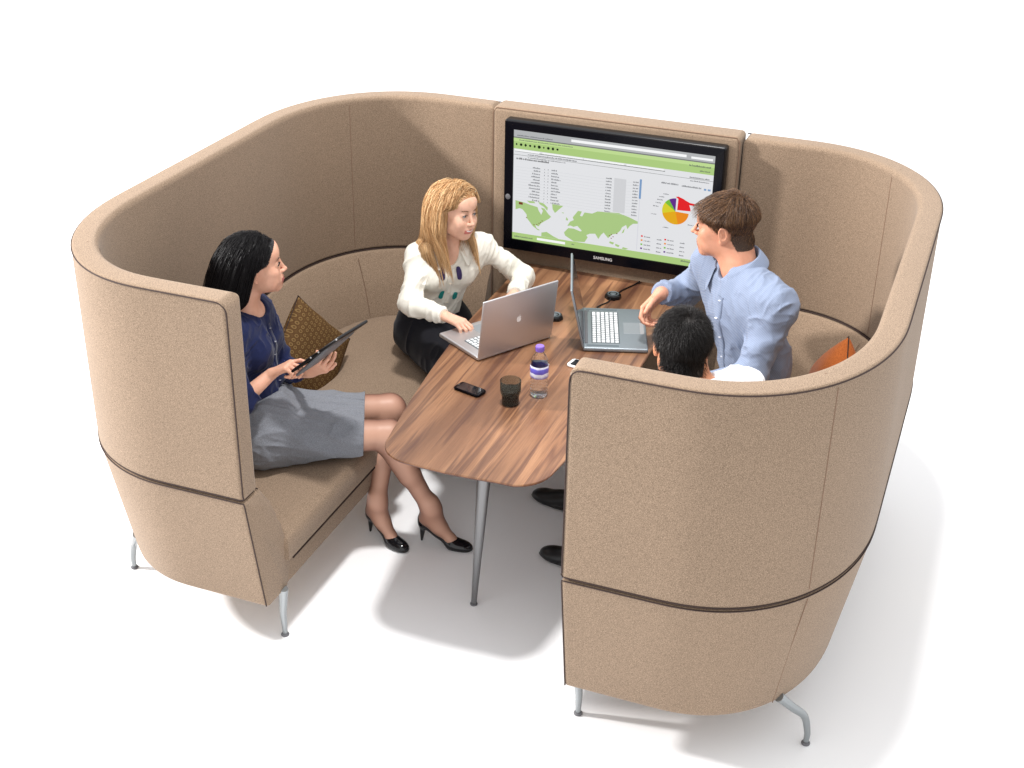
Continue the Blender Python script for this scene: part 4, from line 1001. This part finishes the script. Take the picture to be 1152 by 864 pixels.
# ================================================================== the woman with the tablet
def woman_tablet():
    fem = True; hc = np.array((-.872, .705, 1.190)); HB = head_basis(math.radians(33), math.radians(4), math.radians(-3)); s = .95
    az = math.radians(14); f = (math.cos(az), math.sin(az), -.0); up = unit((-.10, 0, 1)); Bc = basis(f, up); Bp = basis((math.cos(.5), math.sin(.5), 0), (0, 0, 1))
    nb = (-.918, .692, 1.005); ch = (-.912, .675, .865); pv = (-.885, .675, .545); shR, shL = (-.905, .535, .962), (-.935, .795, .968)
    elR, wrR = (-.835, .475, .755), (-.765, .585, .828); elL, wrL = (-.845, .805, .725), (-.69, .725, .785)
    hipR, hipL = (-.835, .605, .535), (-.91, .755, .535); kR, kL = (-.445, .865, .500), (-.525, 1.045, .505)
    aR, aL = (-.300, .925, .165), (-.512, .885, .165)
    F = Field((-1.16, .36, .0), (-.06, 1.18, 1.38), .0029)
    W = add_head(F, hc, HB, s, fem, 0, nb, .042)
    add_torso(F, ch, Bc, pv, Bp, nb, (shR, shL), 0, fem, sc=.97)
    for sh, el, wr in ((shR, elR, wrR), (shL, elL, wrL)):
        F.cone(sh, el, .040, .032, .03); F.cone(el, wr, .033, .0215, .02)
    # right hand touching the screen, left hand holding the far edge
    add_hand(F, wrR, (.80, .30, .50), (-.45, -.05, .85), True, (22, 58, 70, 78), .86, .6, (.0, .1))
    add_hand(F, wrL, (.72, -.28, .62), (.42, -.86, -.10), False, (38, 42, 46, 52), .88, .5, (.1, .0))
    for hp, kn, an in ((hipR, kR, aR), (hipL, kL, aL)):
        F.cone(hp, kn, .083, .056, .03); kn_ = np.array(kn); an_ = np.array(an); F.ell(kn_+np.array((.01, 0, -.005)), (.054, .052, .056), None, .03)
        F.cone(kn_-np.array((0, 0, .01)), an_, .050, .032, .03)
        back = unit(np.cross(np.cross(an_-kn_, kn_-np.array(hp)), an_-kn_)); F.cone(lerp(kn_, an_, .10)-back*.018, lerp(kn_, an_, .52)-back*.010, .040, .036, .03)
    shoes = []
    for (heel, toe), an in ((((-.343, .933), (-.12, .941)), aR), (((-.559, .912), (-.372, .838)), aL)):
        h = np.array([*heel, 0.]); fd = unit((toe[0]-heel[0], toe[1]-heel[1], 0)); r = np.cross(fd, (0, 0, 1)); q = lambda x, y, z: h+(fd*(x+.1)+r*y+np.array([0, 0, z]))*.93
        an_ = np.array(an); F.cone(an_, q(-.070, 0, .125), .028, .026, .04); F.cone(q(-.068, 0, .135), q(.030, 0, .040), .029, .024, .03); F.cone(q(.03, 0, .035), q(.075, 0, .018), .024, .012, .01)
        F.ell(q(-.085, 0, .115), (.024, .024, .03), None, .015); F.cone(an_+np.array([0, 0, .03]), q(-.025, 0, .095), .027, .027, .035)
    skin = skin_mat('fair_skin', srgb(214, 164, 140)); M['skinW1'] = skin; ny = nylon(); black = mat('black_hair_base', (.006, .005, .006, 1), .4)
    lipm = mat('lip_rose', srgb(176, 92, 88), .35)
    hcl = head_classify(hc, HB, s)
    def cls(ce):
        lips, scalp, q = hcl(ce); mi = np.zeros(len(ce), int); mi[lips] = 1; mi[scalp] = 2; mi[(ce[:, 2] < .64) & (ce[:, 0] > -.80)] = 3; return mi
    o = body_object('person', F, [skin, lipm, black, ny, M['eye'], M['iris_brown'], M['pupil']], cls, eye_meshes(W, HB, s, (.0, .05)))
    tag(o, 'dark haired woman in a navy cardigan and grey skirt holding a tablet', 'person')
    for (heel, toe) in (((-.343, .933), (-.12, .941)), ((-.559, .912), (-.372, .838))): pump(heel, toe, M['patent'], o, .22)
    # cardigan
    navy = cloth('navy_knit', srgb(22, 30, 66), .9, .12, .08, 300, .12); G = Field((-1.16, .34, .50), (-.55, 1.02, 1.12), .0032)
    add_torso(G, ch, Bc, pv, Bp, nb, (shR, shL), .010, fem, fold=.010, sc=.97)
    G.cone(shR, elR, .050, .044, .03, fold=.012); G.cone(elR, lerp(elR, wrR, .95), .041, .034, .03, fold=.006, clip=(lerp(elR, wrR, .42), unit(np.array(wrR)-np.array(elR))))
    G.cone(shL, elL, .050, .044, .03, fold=.012); G.cone(elL, lerp(elL, wrL, .95), .041, .034, .03, fold=.006, clip=(lerp(elL, wrL, .55), unit(np.array(wrL)-np.array(elL))))
    G.wrinkle(.0055, ((Bc[:, 0], 16), (Bc[:, 1], 16), (Bc[:, 2]+Bc[:, 0]*.6, 30)), 4)
    nbv = np.array(nb); G.ell(nbv+Bc@np.array([0, .030, .045]), (.066, .088, .065), Bc, .006, 'sub'); G.plane(pv+np.array((0, 0, -.005)), (.2, 0, -1))
    card = cloth_object('cardigan', G, navy, o)
    line = [ch+Bc@np.array([-.006, .0, t]) for t in np.linspace(.10, -.27, 26)]
    ribbon('button_band', G, line, Bc[:, 0], Bc[:, 1], navy, card, .012)
    buttons(G, [ch+Bc@np.array([-.006, 0, t]) for t in (.082, .030, -.022, -.074, -.126, -.178, -.23)], Bc[:, 1], .0058, mat('pearl_grey_button', (.16, .16, .2, 1), .25), card)
    # skirt
    grey = cloth('grey_wool_suiting', srgb(126, 129, 136), .85, .1, .18, 300, .25); S = Field((-1.12, .42, .38), (-.42, 1.2, .78), .0032)
    hem = lerp(lerp(hipR, kR, .80), lerp(hipL, kL, .80), .5); hn = unit(lerp(kR, kL, .5)-lerp(hipR, hipL, .5)); hn = unit(hn+np.array((.18, -.10, 0)))
    S.ell(pv, (.186, .136, .122), Bp, .06, fold=.012, fs=(10, 26, 8)); S.ell(np.array(pv)+np.array((.02, 0, .09)), (.145, .118, .10), Bp, .06, fold=.010, fs=(8, 30, 10))
    for hp, kn in ((hipR, kR), (hipL, kL)): S.cone(hp, lerp(hp, kn, 1.1), .095, .059, .075, fold=.012, ff=13)
    S.cone(lerp(hipR, hipL, .5), lerp(kR, kL, .5), .094, .056, .07, fold=.011, ff=11)
    S.wrinkle(.007, (((1, .55, 0), 5), ((-.5, .8, .3), 17), ((.2, .3, 1), 17)), 9)
    S.plane(hem, hn); S.plane(np.array(pv)+np.array((0, 0, .145)), (-.25, 0, 1)); S.plane((0, 0, .437), (0, 0, -1))
    skirt = cloth_object('skirt', S, grey, o)
    # hair: parted, swept back, falling behind the shoulders
    hm = hair_mat('black_brown_hair', (.004, .003, .004, 1), (.006, .005, .006, 1), (.010, .009, .010, 1), .42, .22)
    R0, Nn = field_roots(F, hc, HB, s, 15000, HL, 2); sgn = np.sign(R0[:, 0]+.018+1e-6)
    lat = np.stack([sgn*.9, -.55*np.ones(len(R0))-.4*(R0[:, 1] > .03), .25*np.ones(len(R0))], 1)
    grav = HB.T@np.array((0, 0, -1.)); r_ = np.random.default_rng(4); off = r_.uniform(0, .012, len(R0))
    tor = lambda p: HB.T@((np.array(p)-hc)/s)
    coll = [((0, -.014, .034), (.076, .098, .082)), ((0, .010, -.030), (.070, .074, .085)), ((0, -.03, -.08), (.05, .055, .06)), (tuple(tor((-.925, .685, .93))), (.115, .115, .115))]
    def comb(p, i):
        v = np.zeros_like(p); lim = np.where(p[:, 2] > .03, .062, .002); v[:, 1] = np.where(p[:, 1] > lim, -2.2*np.clip((p[:, 1]-lim)*30, 0, 1), -.10); low = p[:, 2] < -.09
        v[:, 0] = np.where(low, -p[:, 0]*3.0, 0); v[:, 1] += np.where(low & (p[:, 1] > -.10), -.25, 0); return v
    P = strands(R0, lat*.6+Nn*.25, 34, .0125, grav, coll, off, comb, .045, .78, .32, 5, r_.uniform(.75, 1.05, len(R0)))
    strand_mesh('hair', (P@HB.T)*s+hc, .0008, hm, o)
    brows(W, s, black, o, True)
    # tablet in its case: stands free of her body, so a thing of its own
    Lx = unit((.755, 0, .655)); wy = unit((-.04, 1, .0)); nrm = unit(np.cross(Lx, wy)); nrm = unit(nrm+np.array((0, .13, 0))); 
    if nrm[2] < 0: nrm = -nrm
    m4 = frame_at((-.560, .655, .948), Lx, nrm)
    t = thing('tablet', 'black tablet in a folding case held up by the dark haired woman', 'tablet'); t.matrix_world = m4
    mb = MB(); box(mb, (0, 0, 0), (.262, .195, .011), .005, seg=4); add_part('case', mb, M['black'], t)
    mb = MB(); box(mb, (-.035, .0, -.012), (.185, .185, .009), .004, M=Matrix.Rotation(math.radians(-5), 4, 'Y'), seg=3); add_part('case_flap', mb, M['glide'], t)
    mb = MB(); box(mb, (0, 0, .0058), (.236, .17, .0012), .0004, seg=1); add_part('display', mb, emit('tablet', 60, 66, 78, .6), t)
    for x in (-.02, .022, .118):
        mb = MB(); lathe(mb, [(0, 0), (.0032, 0), (.0030, .0014), (0, .0016)], n=16); q = add_part('stud', mb, M['silver'], t); q.matrix_local = Matrix.Translation((x, -.0975, .001)) @ Matrix.Rotation(PI/2, 4, 'X')
    return o
woman_tablet()

# ================================================================== the blonde woman
def woman_blonde():
    fem = True; hc = np.array((-.490, 1.620, 1.133)); HB = head_basis(math.radians(-20), math.radians(-3), math.radians(5)); s = .93
    az = math.radians(-45); Bc = basis((math.cos(az), math.sin(az), -.12), (.12, -.10, 1)); Bp = basis((.75, -.66, 0), (0, 0, 1))
    nb = (-.535, 1.640, .965); ch = (-.565, 1.655, .835); pv = (-.650, 1.715, .545); shR, shL = (-.640, 1.570, .925), (-.425, 1.762, .935)
    elR, wrR = (-.605, 1.430, .775), (-.428, 1.372, .778); elL, wrL = (-.275, 1.850, .785), (-.240, 1.660, .785)
    F = Field((-.95, 1.08, .42), (-.02, 2.06, 1.30), .0026)
    W = add_head(F, hc, HB, s, fem, 1, nb, .044)
    add_torso(F, ch, Bc, pv, Bp, nb, (shR, shL), -.004, fem, sc=.93)
    for sh, el, wr in ((shR, elR, wrR), (shL, elL, wrL)): F.cone(sh, el, .036, .030, .03); F.cone(el, wr, .030, .0205, .02)
    add_hand(F, wrR, (.95, -.15, -.13), (.15, .05, 1), True, (26, 30, 34, 38), .84, .9, (.0, .05))
    add_hand(F, wrL, (-.10, -.95, -.16), (0, -.15, 1), False, (26, 30, 30, 34), .84, .9, (.0, .05))
    kR, kL = (-.34, 1.33, .515), (-.26, 1.50, .515); hipR, hipL = (-.68, 1.64, .53), (-.58, 1.76, .53)
    skin = skin_mat('pale_skin', srgb(228, 182, 158)); lipm = mat('lip_coral', srgb(196, 112, 102), .35); base = mat('blonde_base', srgb(150, 104, 62), .5)
    hcl = head_classify(hc, HB, s)
    def cls(ce):
        lips, scalp, q = hcl(ce); mi = np.zeros(len(ce), int); mi[lips] = 1
        teeth = lips & (np.abs(q[:, 0]) < .019) & (q[:, 2] < -.0645+.15*np.abs(q[:, 0])) & (q[:, 2] > -.0710+.20*np.abs(q[:, 0])); mi[teeth] = 3; mi[scalp] = 2; return mi
    for hp, kn in ((hipR, kR), (hipL, kL)): F.cone(hp, kn, .078, .052, .03)
    o = body_object('person', F, [skin, lipm, base, M['teeth'], M['eye'], mat('iris_grey', (.05, .08, .10, 1), .1), M['pupil']], cls, eye_meshes(W, HB, s, (-.3, .02)))
    tag(o, 'blonde woman in a cream blouse typing on the silver laptop', 'person')
    cream = cloth('cream_crepe', srgb(238, 234, 222), .7, .1, .02, 260, .06); G = Field((-.86, 1.28, .50), (-.10, 2.02, 1.05), .0032)
    add_torso(G, ch, Bc, pv, Bp, nb, (shR, shL), .006, fem, fold=.010, sc=.93)
    for sh, el, wr in ((shR, elR, wrR), (shL, elL, wrL)):
        G.cone(sh, el, .040, .041, .03, fold=.012, ff=24); G.cone(el, lerp(el, wr, 1.1), .041, .028, .03, fold=.011, ff=26, clip=(lerp(el, wr, .93), unit(np.array(wr)-np.array(el))))
    for el, wr in ((elR, wrR), (elL, wrL)):
        a_, b_ = lerp(el, wr, .80), lerp(el, wr, .96); G.cone(a_, lerp(el, wr, 1.1), .0315, .0305, .004, clip=(b_, unit(np.array(wr)-np.array(el))))
    G.wrinkle(.0055, ((Bc[:, 0]+Bc[:, 2]*.5, 26), (Bc[:, 1], 14), (Bc[:, 2], 9)), 2)
    nbv = np.array(nb); G.ell(nbv+Bc@np.array([0, .050, .020]), (.036, .075, .085), Bc, .008, 'sub'); G.ell(nbv+Bc@np.array([0, 0, .045]), (.052, .055, .05), Bc, .006, 'sub'); G.plane(pv+np.array((0, 0, .075)), (0, 0, -1))
    bl = cloth_object('blouse', G, cream, o)
    collar('collar', nbv+Bc@np.array([0, .004, .000]), Bc, .064, cream, bl, 34, .018, .030, .026, .018)
    line = [ch+Bc@np.array([0, .0, t]) for t in np.linspace(.055, -.20, 20)]; ribbon('button_band', G, line, Bc[:, 0], Bc[:, 1], cream, bl, .011)
    buttons(G, [ch+Bc@np.array([0, 0, t]) for t in (.045, -.005, -.055, -.105, -.155)], Bc[:, 1], .005, mat('shell_button', (.7, .62, .5, 1), .3), bl)
    pm = mat('violet_print', srgb(54, 40, 92), .7); tm = mat('teal_print', srgb(30, 140, 136), .7)
    for x, z, a_, b_, m_ in ((.040, .055, .0115, .028, pm), (-.034, .042, .010, .026, pm), (.034, -.055, .0105, .025, tm), (-.030, -.075, .011, .021, tm)):
        patch('print_oval', G, ch+Bc@np.array([x, 0, z]), Bc[:, 1], Bc[:, 0], Bc[:, 2], a_, b_, m_, bl)
    dark = cloth('black_skirt_cloth', (.010, .010, .014, 1), .9, .1, .1, 300, .1, .1); S = Field((-.95, 1.12, .42), (-.10, 2.0, .75), .0035)
    S.ell(np.array(pv)+np.array((.015, .01, 0)), (.170, .130, .115), Bp, .05, fold=.008); S.ell(np.array(pv)+np.array((.01, 0, .08)), (.13, .105, .09), Bp, .06)
    for hp, kn in ((hipR, kR), (hipL, kL)): S.cone(hp, kn, .088, .064, .05, fold=.009, ff=16); S.cone(kn, np.array(kn)+np.array((.02, -.02, -.2)), .064, .05, .03)
    S.cone(lerp(hipR, hipL, .5), lerp(kR, kL, .5), .09, .06, .06); S.plane((0, 0, .437), (0, 0, -1)); S.plane((0, 0, .700), (0, 0, 1))
    # below the seat edge the legs hang into the well in front of the sofa
    cloth_object('skirt', S, dark, o)
    L2 = Field((-.76, 1.02, -.01), (.10, 1.75, .62), .0035)
    for kn, an in ((kR, (-.62, 1.50, .12)), (kL, (-.60, 1.66, .12))):
        L2.cone(np.array(kn), an, .050, .032, .03); L2.cone(an, np.array(an)+np.array((.0, 0, -.05)), .032, .03, .02)
    L2.plane((0, 0, .50), (0, 0, 1)); cloth_object('leg', L2, mat('dark_tights', (.02, .016, .016, 1), .5), o)
    for h_, t_ in (((-.66, 1.50), (-.50, 1.70)), ((-.64, 1.66), (-.48, 1.86))): man_shoe(h_, t_, M['leather'], o)
    hm = hair_mat('strawberry_blonde_hair', srgb(146, 100, 62), srgb(202, 158, 108), srgb(238, 206, 160), .5, .3)
    R0, Nn = field_roots(F, hc, HB, s, 16000, HL, 6); sgn = np.sign(R0[:, 0]+.010+1e-6)
    lat = np.stack([sgn*1.0, -.40-.5*(R0[:, 1] > .03), .30+0*sgn], 1)
    grav = HB.T@np.array((0, 0, -1.)); r_ = np.random.default_rng(8); off = r_.uniform(0, .013, len(R0)); tor = lambda p: HB.T@((np.array(p)-hc)/s)
    coll = [((0, -.014, .034), (.076, .098, .082)), ((0, .012, -.030), (.070, .074, .085)), (tuple(tor(np.array(ch)+np.array((0, 0, .02)))), (.125, .115, .14)), (tuple(tor(lerp(nb, shR, .5))), (.07, .07, .055)), (tuple(tor(lerp(nb, shL, .5))), (.07, .07, .055))]
    def comb(p, i):
        v = np.zeros_like(p); lim = np.where(p[:, 2] > .045, .062, np.where(p[:, 2] > -.10, .024, .14)); v[:, 1] = np.where(p[:, 1] > lim, -2.2*np.clip((p[:, 1]-lim)*30, 0, 1), np.where(p[:, 2] > -.09, .0, .12)*(p[:, 1] > -.05))
        v[:, 0] = np.where(p[:, 2] < -.06, (np.sign(p[:, 0])*.074-p[:, 0])*4, 0); return v
    P = strands(R0, lat*.6+Nn*.30, 27, .0125, grav, coll, off, comb, .035, .78, .34, 9, r_.uniform(.72, 1.05, len(R0)))
    strand_mesh('hair', (P@HB.T)*s+hc, .0008, hm, o)
    brows(W, s, mat('brow_brown', srgb(120, 80, 50), .6), o, True)
    return o
woman_blonde()

# ================================================================== the man in the blue shirt
def man_blue():
    hc = np.array((.622, 1.560, 1.262)); HB = head_basis(math.radians(181), math.radians(-3), math.radians(2)); s = 1.03
    az = math.radians(-128); Bc = basis((math.cos(az), math.sin(az), -.10), (-.10, -.04, 1)); Bp = basis((-.9, -.4, 0), (0, 0, 1))
    nb = (.690, 1.545, 1.115); ch = (.735, 1.530, .940); pv = (.840, 1.540, .545); shL, shR = (.868, 1.405, 1.040), (.565, 1.685, 1.050)
    elR, wrR = (.440, 1.835, .850), (.385, 1.615, .920); elL, wrL = (.825, 1.300, .800), (.640, 1.180, .770)
    F = Field((.22, 1.02, .42), (1.08, 2.04, 1.43), .0028)
    W = add_head(F, hc, HB, s, False, 0, nb, .063)
    add_torso(F, ch, Bc, pv, Bp, nb, (shR, shL), -.006)
    for sh, el, wr in ((shR, elR, wrR), (shL, elL, wrL)): F.cone(sh, el, .045, .037, .03); F.cone(el, wr, .038, .027, .02)
    add_hand(F, wrR, (-.42, -.40, -.55), (-.80, .35, .30), True, (40, 48, 52, 50), .98, .8, (.0, .0))
    add_hand(F, wrL, (-.9, -.2, -.2), (-.1, 0, 1), False, (30, 34, 38, 42), .98, .8)
    skin = skin_mat('ruddy_skin', srgb(206, 150, 124)); base = mat('brown_hair_base', srgb(58, 40, 28), .5); lipm = mat('lip_brown', srgb(176, 112, 100), .4)
    kR, kL = (.455, 1.50, .51), (.50, 1.26, .51); hipR, hipL = (.80, 1.62, .53), (.82, 1.44, .53)
    hl = ([-.115, -.06, -.034, .012, .03, .055, .075, .09], [-.076, -.072, -.030, -.008, .016, .044, .070, .09]); hcl = head_classify(hc, HB, s, hl)
    def cls(ce):
        lips, scalp, q = hcl(ce); mi = np.zeros(len(ce), int); mi[lips] = 1; mi[scalp] = 2; return mi
    o = body_object('person', F, [skin, lipm, base, M['eye'], M['iris_blue'], M['pupil']], cls, eye_meshes(W, HB, s, (.0, 0)))
    tag(o, 'brown haired man in a blue striped shirt turning towards the screen', 'person')
    # shirt with fine woven stripe
    m = cloth('blue_oxford', srgb(134, 145, 166), .75, .1, .03, 300, .08); blue = m; N, L, b = nt(m); src = b.inputs['Base Color'].links[0].from_socket
    tc = N.new('ShaderNodeTexCoord'); wv = N.new('ShaderNodeTexWave'); wv.bands_direction = 'DIAGONAL'; wv.inputs['Scale'].default_value = 62; wv.inputs['Distortion'].default_value = .4; L.new(tc.outputs['Object'], wv.inputs['Vector'])
    r = ramp(N, [(.35, (.80, .84, .92, 1)), (.65, (1, 1, 1, 1))]); L.new(wv.outputs['Fac'], r.inputs['Fac'])
    mx = N.new('ShaderNodeMix'); mx.data_type = 'RGBA'; mx.blend_type = 'MULTIPLY'; mx.inputs['Factor'].default_value = 1; L.new(src, mx.inputs['A']); L.new(r.outputs['Color'], mx.inputs['B']); L.new(mx.outputs['Result'], b.inputs['Base Color'])
    G = Field((.28, 1.08, .45), (1.12, 2.02, 1.19), .0034)
    add_torso(G, ch, Bc, pv, Bp, nb, (shR, shL), .024, False, fold=.012)
    for sh, el, wr, cut in ((shR, elR, wrR, .93), (shL, elL, wrL, .9)):
        G.cone(sh, el, .062, .053, .05, fold=.012, ff=22); G.cone(el, lerp(el, wr, 1.1), .053, .038, .03, fold=.012, ff=26, clip=(lerp(el, wr, cut), unit(np.array(wr)-np.array(el))))
        G.cone(lerp(el, wr, .74), lerp(el, wr, 1.1), .043, .041, .004, clip=(lerp(el, wr, cut+.02), unit(np.array(wr)-np.array(el))))
    G.wrinkle(.0052, ((Bc[:, 0]-Bc[:, 2]*.6, 24), (Bc[:, 1], 13), (Bc[:, 2]+Bc[:, 0]*.3, 11)), 6)
    nbv = np.array(nb); G.ell(nbv+Bc@np.array([0, .055, .035]), (.030, .060, .070), Bc, .008, 'sub'); G.ell(nbv+Bc@np.array([0, 0, .055]), (.062, .062, .05), Bc, .006, 'sub'); G.plane(np.array(pv)+np.array((0, 0, -.02)), (0, 0, -1))
    sh_ = cloth_object('shirt', G, blue, o)
    collar('collar', nbv+Bc@np.array([0, .004, .004]), Bc, .079, blue, sh_, 26, .036, .046, .050, .020)
    line = [ch+Bc@np.array([0, .0, t]) for t in np.linspace(.10, -.30, 28)]; ribbon('button_band', G, line, Bc[:, 0], Bc[:, 1], blue, sh_, .016)
    buttons(G, [ch+Bc@np.array([0, 0, t]) for t in (.085, .02, -.065, -.15, -.235)], Bc[:, 1], .0056, mat('white_button', (.8, .8, .82, 1), .3), sh_)
    dark = cloth('charcoal_trouser', (.018, .018, .022, 1), .9, .1, .1, 300, .1, .1); S = Field((.0, 1.05, -.01), (1.06, 1.82, .70), .0045)
    S.ell(pv, (.178, .135, .115), Bp, .06); 
    for hp, kn, an in ((hipR, kR, (.36, 1.48, .10)), (hipL, kL, (.30, 1.35, .10))): S.cone(hp, kn, .095, .068, .05, fold=.008, ff=16); S.cone(kn, an, .066, .055, .03, fold=.008, ff=16)
    S.plane((0, 0, .025), (0, 0, -1))
    cloth_object('trousers', S, dark, o)
    man_shoe((.24, 1.36), (-.06, 1.405), M['leather'], o); man_shoe((.36, 1.50), (.10, 1.60), M['leather'], o)
    # short brown hair brushed forward
    hm = hair_mat('brown_hair', srgb(44, 28, 20), srgb(84, 58, 40), srgb(150, 112, 78), .36, .5)
    R0, Nn = field_roots(F, hc, HB, s, 24000, hl, 12); r_ = np.random.default_rng(14); off = r_.uniform(0.000, .0065, len(R0))*np.where(R0[:, 2] > .04, 1.1, 1.0)
    crown = np.array((.01, -.065, .095)); d0 = R0-crown; d0 /= np.linalg.norm(d0, axis=1)[:, None]; d0[:, 0] += .25*(R0[:, 1] > .0)
    grav = HB.T@np.array((0, 0, -1.)); coll = [((0, -.014, .034), (.075, .097, .081)), ((0, .020, -.022), (.062, .068, .086)), ((0, -.045, -.06), (.055, .058, .06))]
    def comb(p, i):
        v = np.zeros_like(p); v[:, 1] = np.where((p[:, 1] > -.02) & (p[:, 2] > .05), .20, np.where((p[:, 2] < .03) & (np.abs(p[:, 0]) > .045) & (p[:, 1] > -.04), -.45, 0))
        low = np.clip((.05-p[:, 2])/.03, 0, 1); rad = np.hypot(p[:, 0], p[:, 1]+.014)+1e-6; v[:, 0] -= low*.55*p[:, 0]/rad; v[:, 1] -= low*.55*np.minimum(p[:, 1]+.014, 0)/rad; return v
    P = strands(R0, d0*.9+Nn*.10, 11, .0052, grav, coll, off, comb, .10, .82, .22, 15, r_.uniform(.6, 1.05, len(R0))*np.where(R0[:, 2] < .0, .50, np.where(R0[:, 2] < .035, .70, np.where(R0[:, 1] > .04, .95, 1))))
    strand_mesh('hair', (P@HB.T)*s+hc, .0006, hm, o, .3)
    brows(W, s, mat('brow_dark', srgb(70, 48, 34), .6), o)
    return o
man_blue()

# ================================================================== the man with his back to us
def man_white():
    hc = np.array((.690, .700, 1.172)); HB = head_basis(math.radians(104), math.radians(-14), math.radians(-6)); s = 1.02
    az = math.radians(128); Bc = basis((math.cos(az), math.sin(az), -.25), (-.18, .12, 1)); Bp = basis((-.85, .5, 0), (0, 0, 1))
    nb = (.765, .668, 1.040); ch = (.800, .640, .880); pv = (.900, .610, .545); shR, shL = (.880, .790, 1.015), (.690, .535, 1.000)
    elR, wrR = (.84, .96, .78), (.66, 1.06, .66); elL, wrL = (.56, .62, .79), (.48, .86, .66)
    F = Field((.30, .34, .42), (1.12, 1.28, 1.33), .0030)
    W = add_head(F, hc, HB, s, False, 0, nb, .056); add_torso(F, ch, Bc, pv, Bp, nb, (shR, shL), -.006)
    for sh, el, wr in ((shR, elR, wrR), (shL, elL, wrL)): F.cone(sh, el, .045, .037, .03); F.cone(el, wr, .038, .027, .02)
    add_hand(F, wrR, (-.8, .3, -.4), (-.3, .1, 1), True, (30, 34, 38, 42), .98, .8); add_hand(F, wrL, (-.2, .9, -.4), (0, .3, 1), False, (30, 34, 38, 42), .98, .8)
    skin = skin_mat('tan_skin', srgb(196, 138, 106)); base = mat('black_hair_scalp', (.018, .014, .012, 1), .5); lipm = mat('lip_tan', srgb(150, 92, 80), .4)
    hl = ([-.115, -.06, -.03, .012, .03, .055, .075, .09], [-.080, -.074, -.026, .000, .010, .034, .064, .088]); hcl = head_classify(hc, HB, s, hl)
    def cls(ce):
        lips, scalp, q = hcl(ce); mi = np.zeros(len(ce), int); mi[lips] = 1; mi[scalp] = 2; return mi
    o = body_object('person', F, [skin, lipm, base, M['eye'], M['iris_brown'], M['pupil']], cls, eye_meshes(W, HB, s))
    tag(o, 'black haired man in a white shirt sitting with his back to the camera', 'person')
    wh = cloth('white_poplin', srgb(238, 240, 246), .75, .05, .015, 280, .05); G = Field((.36, .34, .45), (1.14, 1.2, 1.13), .0034)
    add_torso(G, ch, Bc, pv, Bp, nb, (shR, shL), .016, False, fold=.016)
    for sh, el, wr in ((shR, elR, wrR), (shL, elL, wrL)):
        G.cone(sh, el, .060, .054, .03, fold=.012, ff=22); G.cone(el, lerp(el, wr, 1.1), .052, .036, .03, fold=.010, ff=26, clip=(lerp(el, wr, .92), unit(np.array(wr)-np.array(el))))
    G.wrinkle(.006, ((Bc[:, 0]-Bc[:, 2]*.6, 22), (Bc[:, 1], 13), (Bc[:, 2], 12)), 12)
    nbv = np.array(nb); G.ell(nbv+Bc@np.array([0, .05, .04]), (.030, .055, .065), Bc, .008, 'sub'); G.ell(nbv+Bc@np.array([0, 0, .055]), (.060, .060, .045), Bc, .006, 'sub'); G.plane(np.array(pv)+np.array((0, 0, -.02)), (0, 0, -1))
    sh_ = cloth_object('shirt', G, wh, o); collar('collar', nbv+Bc@np.array([0, .004, .002]), Bc, .066, wh, sh_, 24, .030, .040, .034, .014)
    dark = cloth('black_trouser', (.010, .010, .012, 1), .9, .1, .1, 300, .1, .1); S = Field((.20, .45, -.01), (1.10, 1.25, .70), .0045); S.ell(pv, (.178, .135, .115), Bp, .06)
    for hp, kn, an in (((.86, .70, .53), (.50, 1.00, .52), (.40, 1.02, .10)), ((.80, .54, .53), (.47, .78, .52), (.64, .84, .10))): S.cone(hp, kn, .095, .068, .05, fold=.008, ff=16); S.cone(kn, an, .066, .055, .03, fold=.008, ff=16)
    S.plane((0, 0, .025), (0, 0, -1)); cloth_object('trousers', S, dark, o)
    man_shoe((.415, 1.00), (.125, 1.018), M['leather'], o); man_shoe((.68, .84), (.42, .80), M['leather'], o)
    hm = hair_mat('black_hair', (.006, .005, .005, 1), (.009, .007, .007, 1), (.022, .018, .016, 1), .36, .4)
    R0, Nn = field_roots(F, hc, HB, s, 24000, hl, 22); r_ = np.random.default_rng(24); off = r_.uniform(0.000, .006, len(R0))
    crown = np.array((.008, -.070, .092)); d0 = R0-crown; dist = np.linalg.norm(d0, axis=1); d0 /= dist[:, None]
    keep = r_.random(len(R0)) < np.clip(.30+dist/.045, 0, 1); R0, Nn, off, d0 = R0[keep], Nn[keep], off[keep], d0[keep]
    sw = np.cross(Nn, d0)*.45; grav = HB.T@np.array((0, 0, -1.)); coll = [((0, -.014, .034), (.075, .097, .081)), ((0, .020, -.022), (.062, .068, .086)), ((0, -.045, -.06), (.053, .056, .06))]
    P = strands(R0, d0*.8+sw+Nn*.38, 8, .0040, grav, coll, off, None, .24, .85, .16, 25, r_.uniform(.6, 1.1, len(R0))*np.where(R0[:, 2] < .0, .5, 1))
    strand_mesh('hair', (P@HB.T)*s+hc, .0006, hm, o, .3)
    brows(W, s, base, o); return o
man_white()
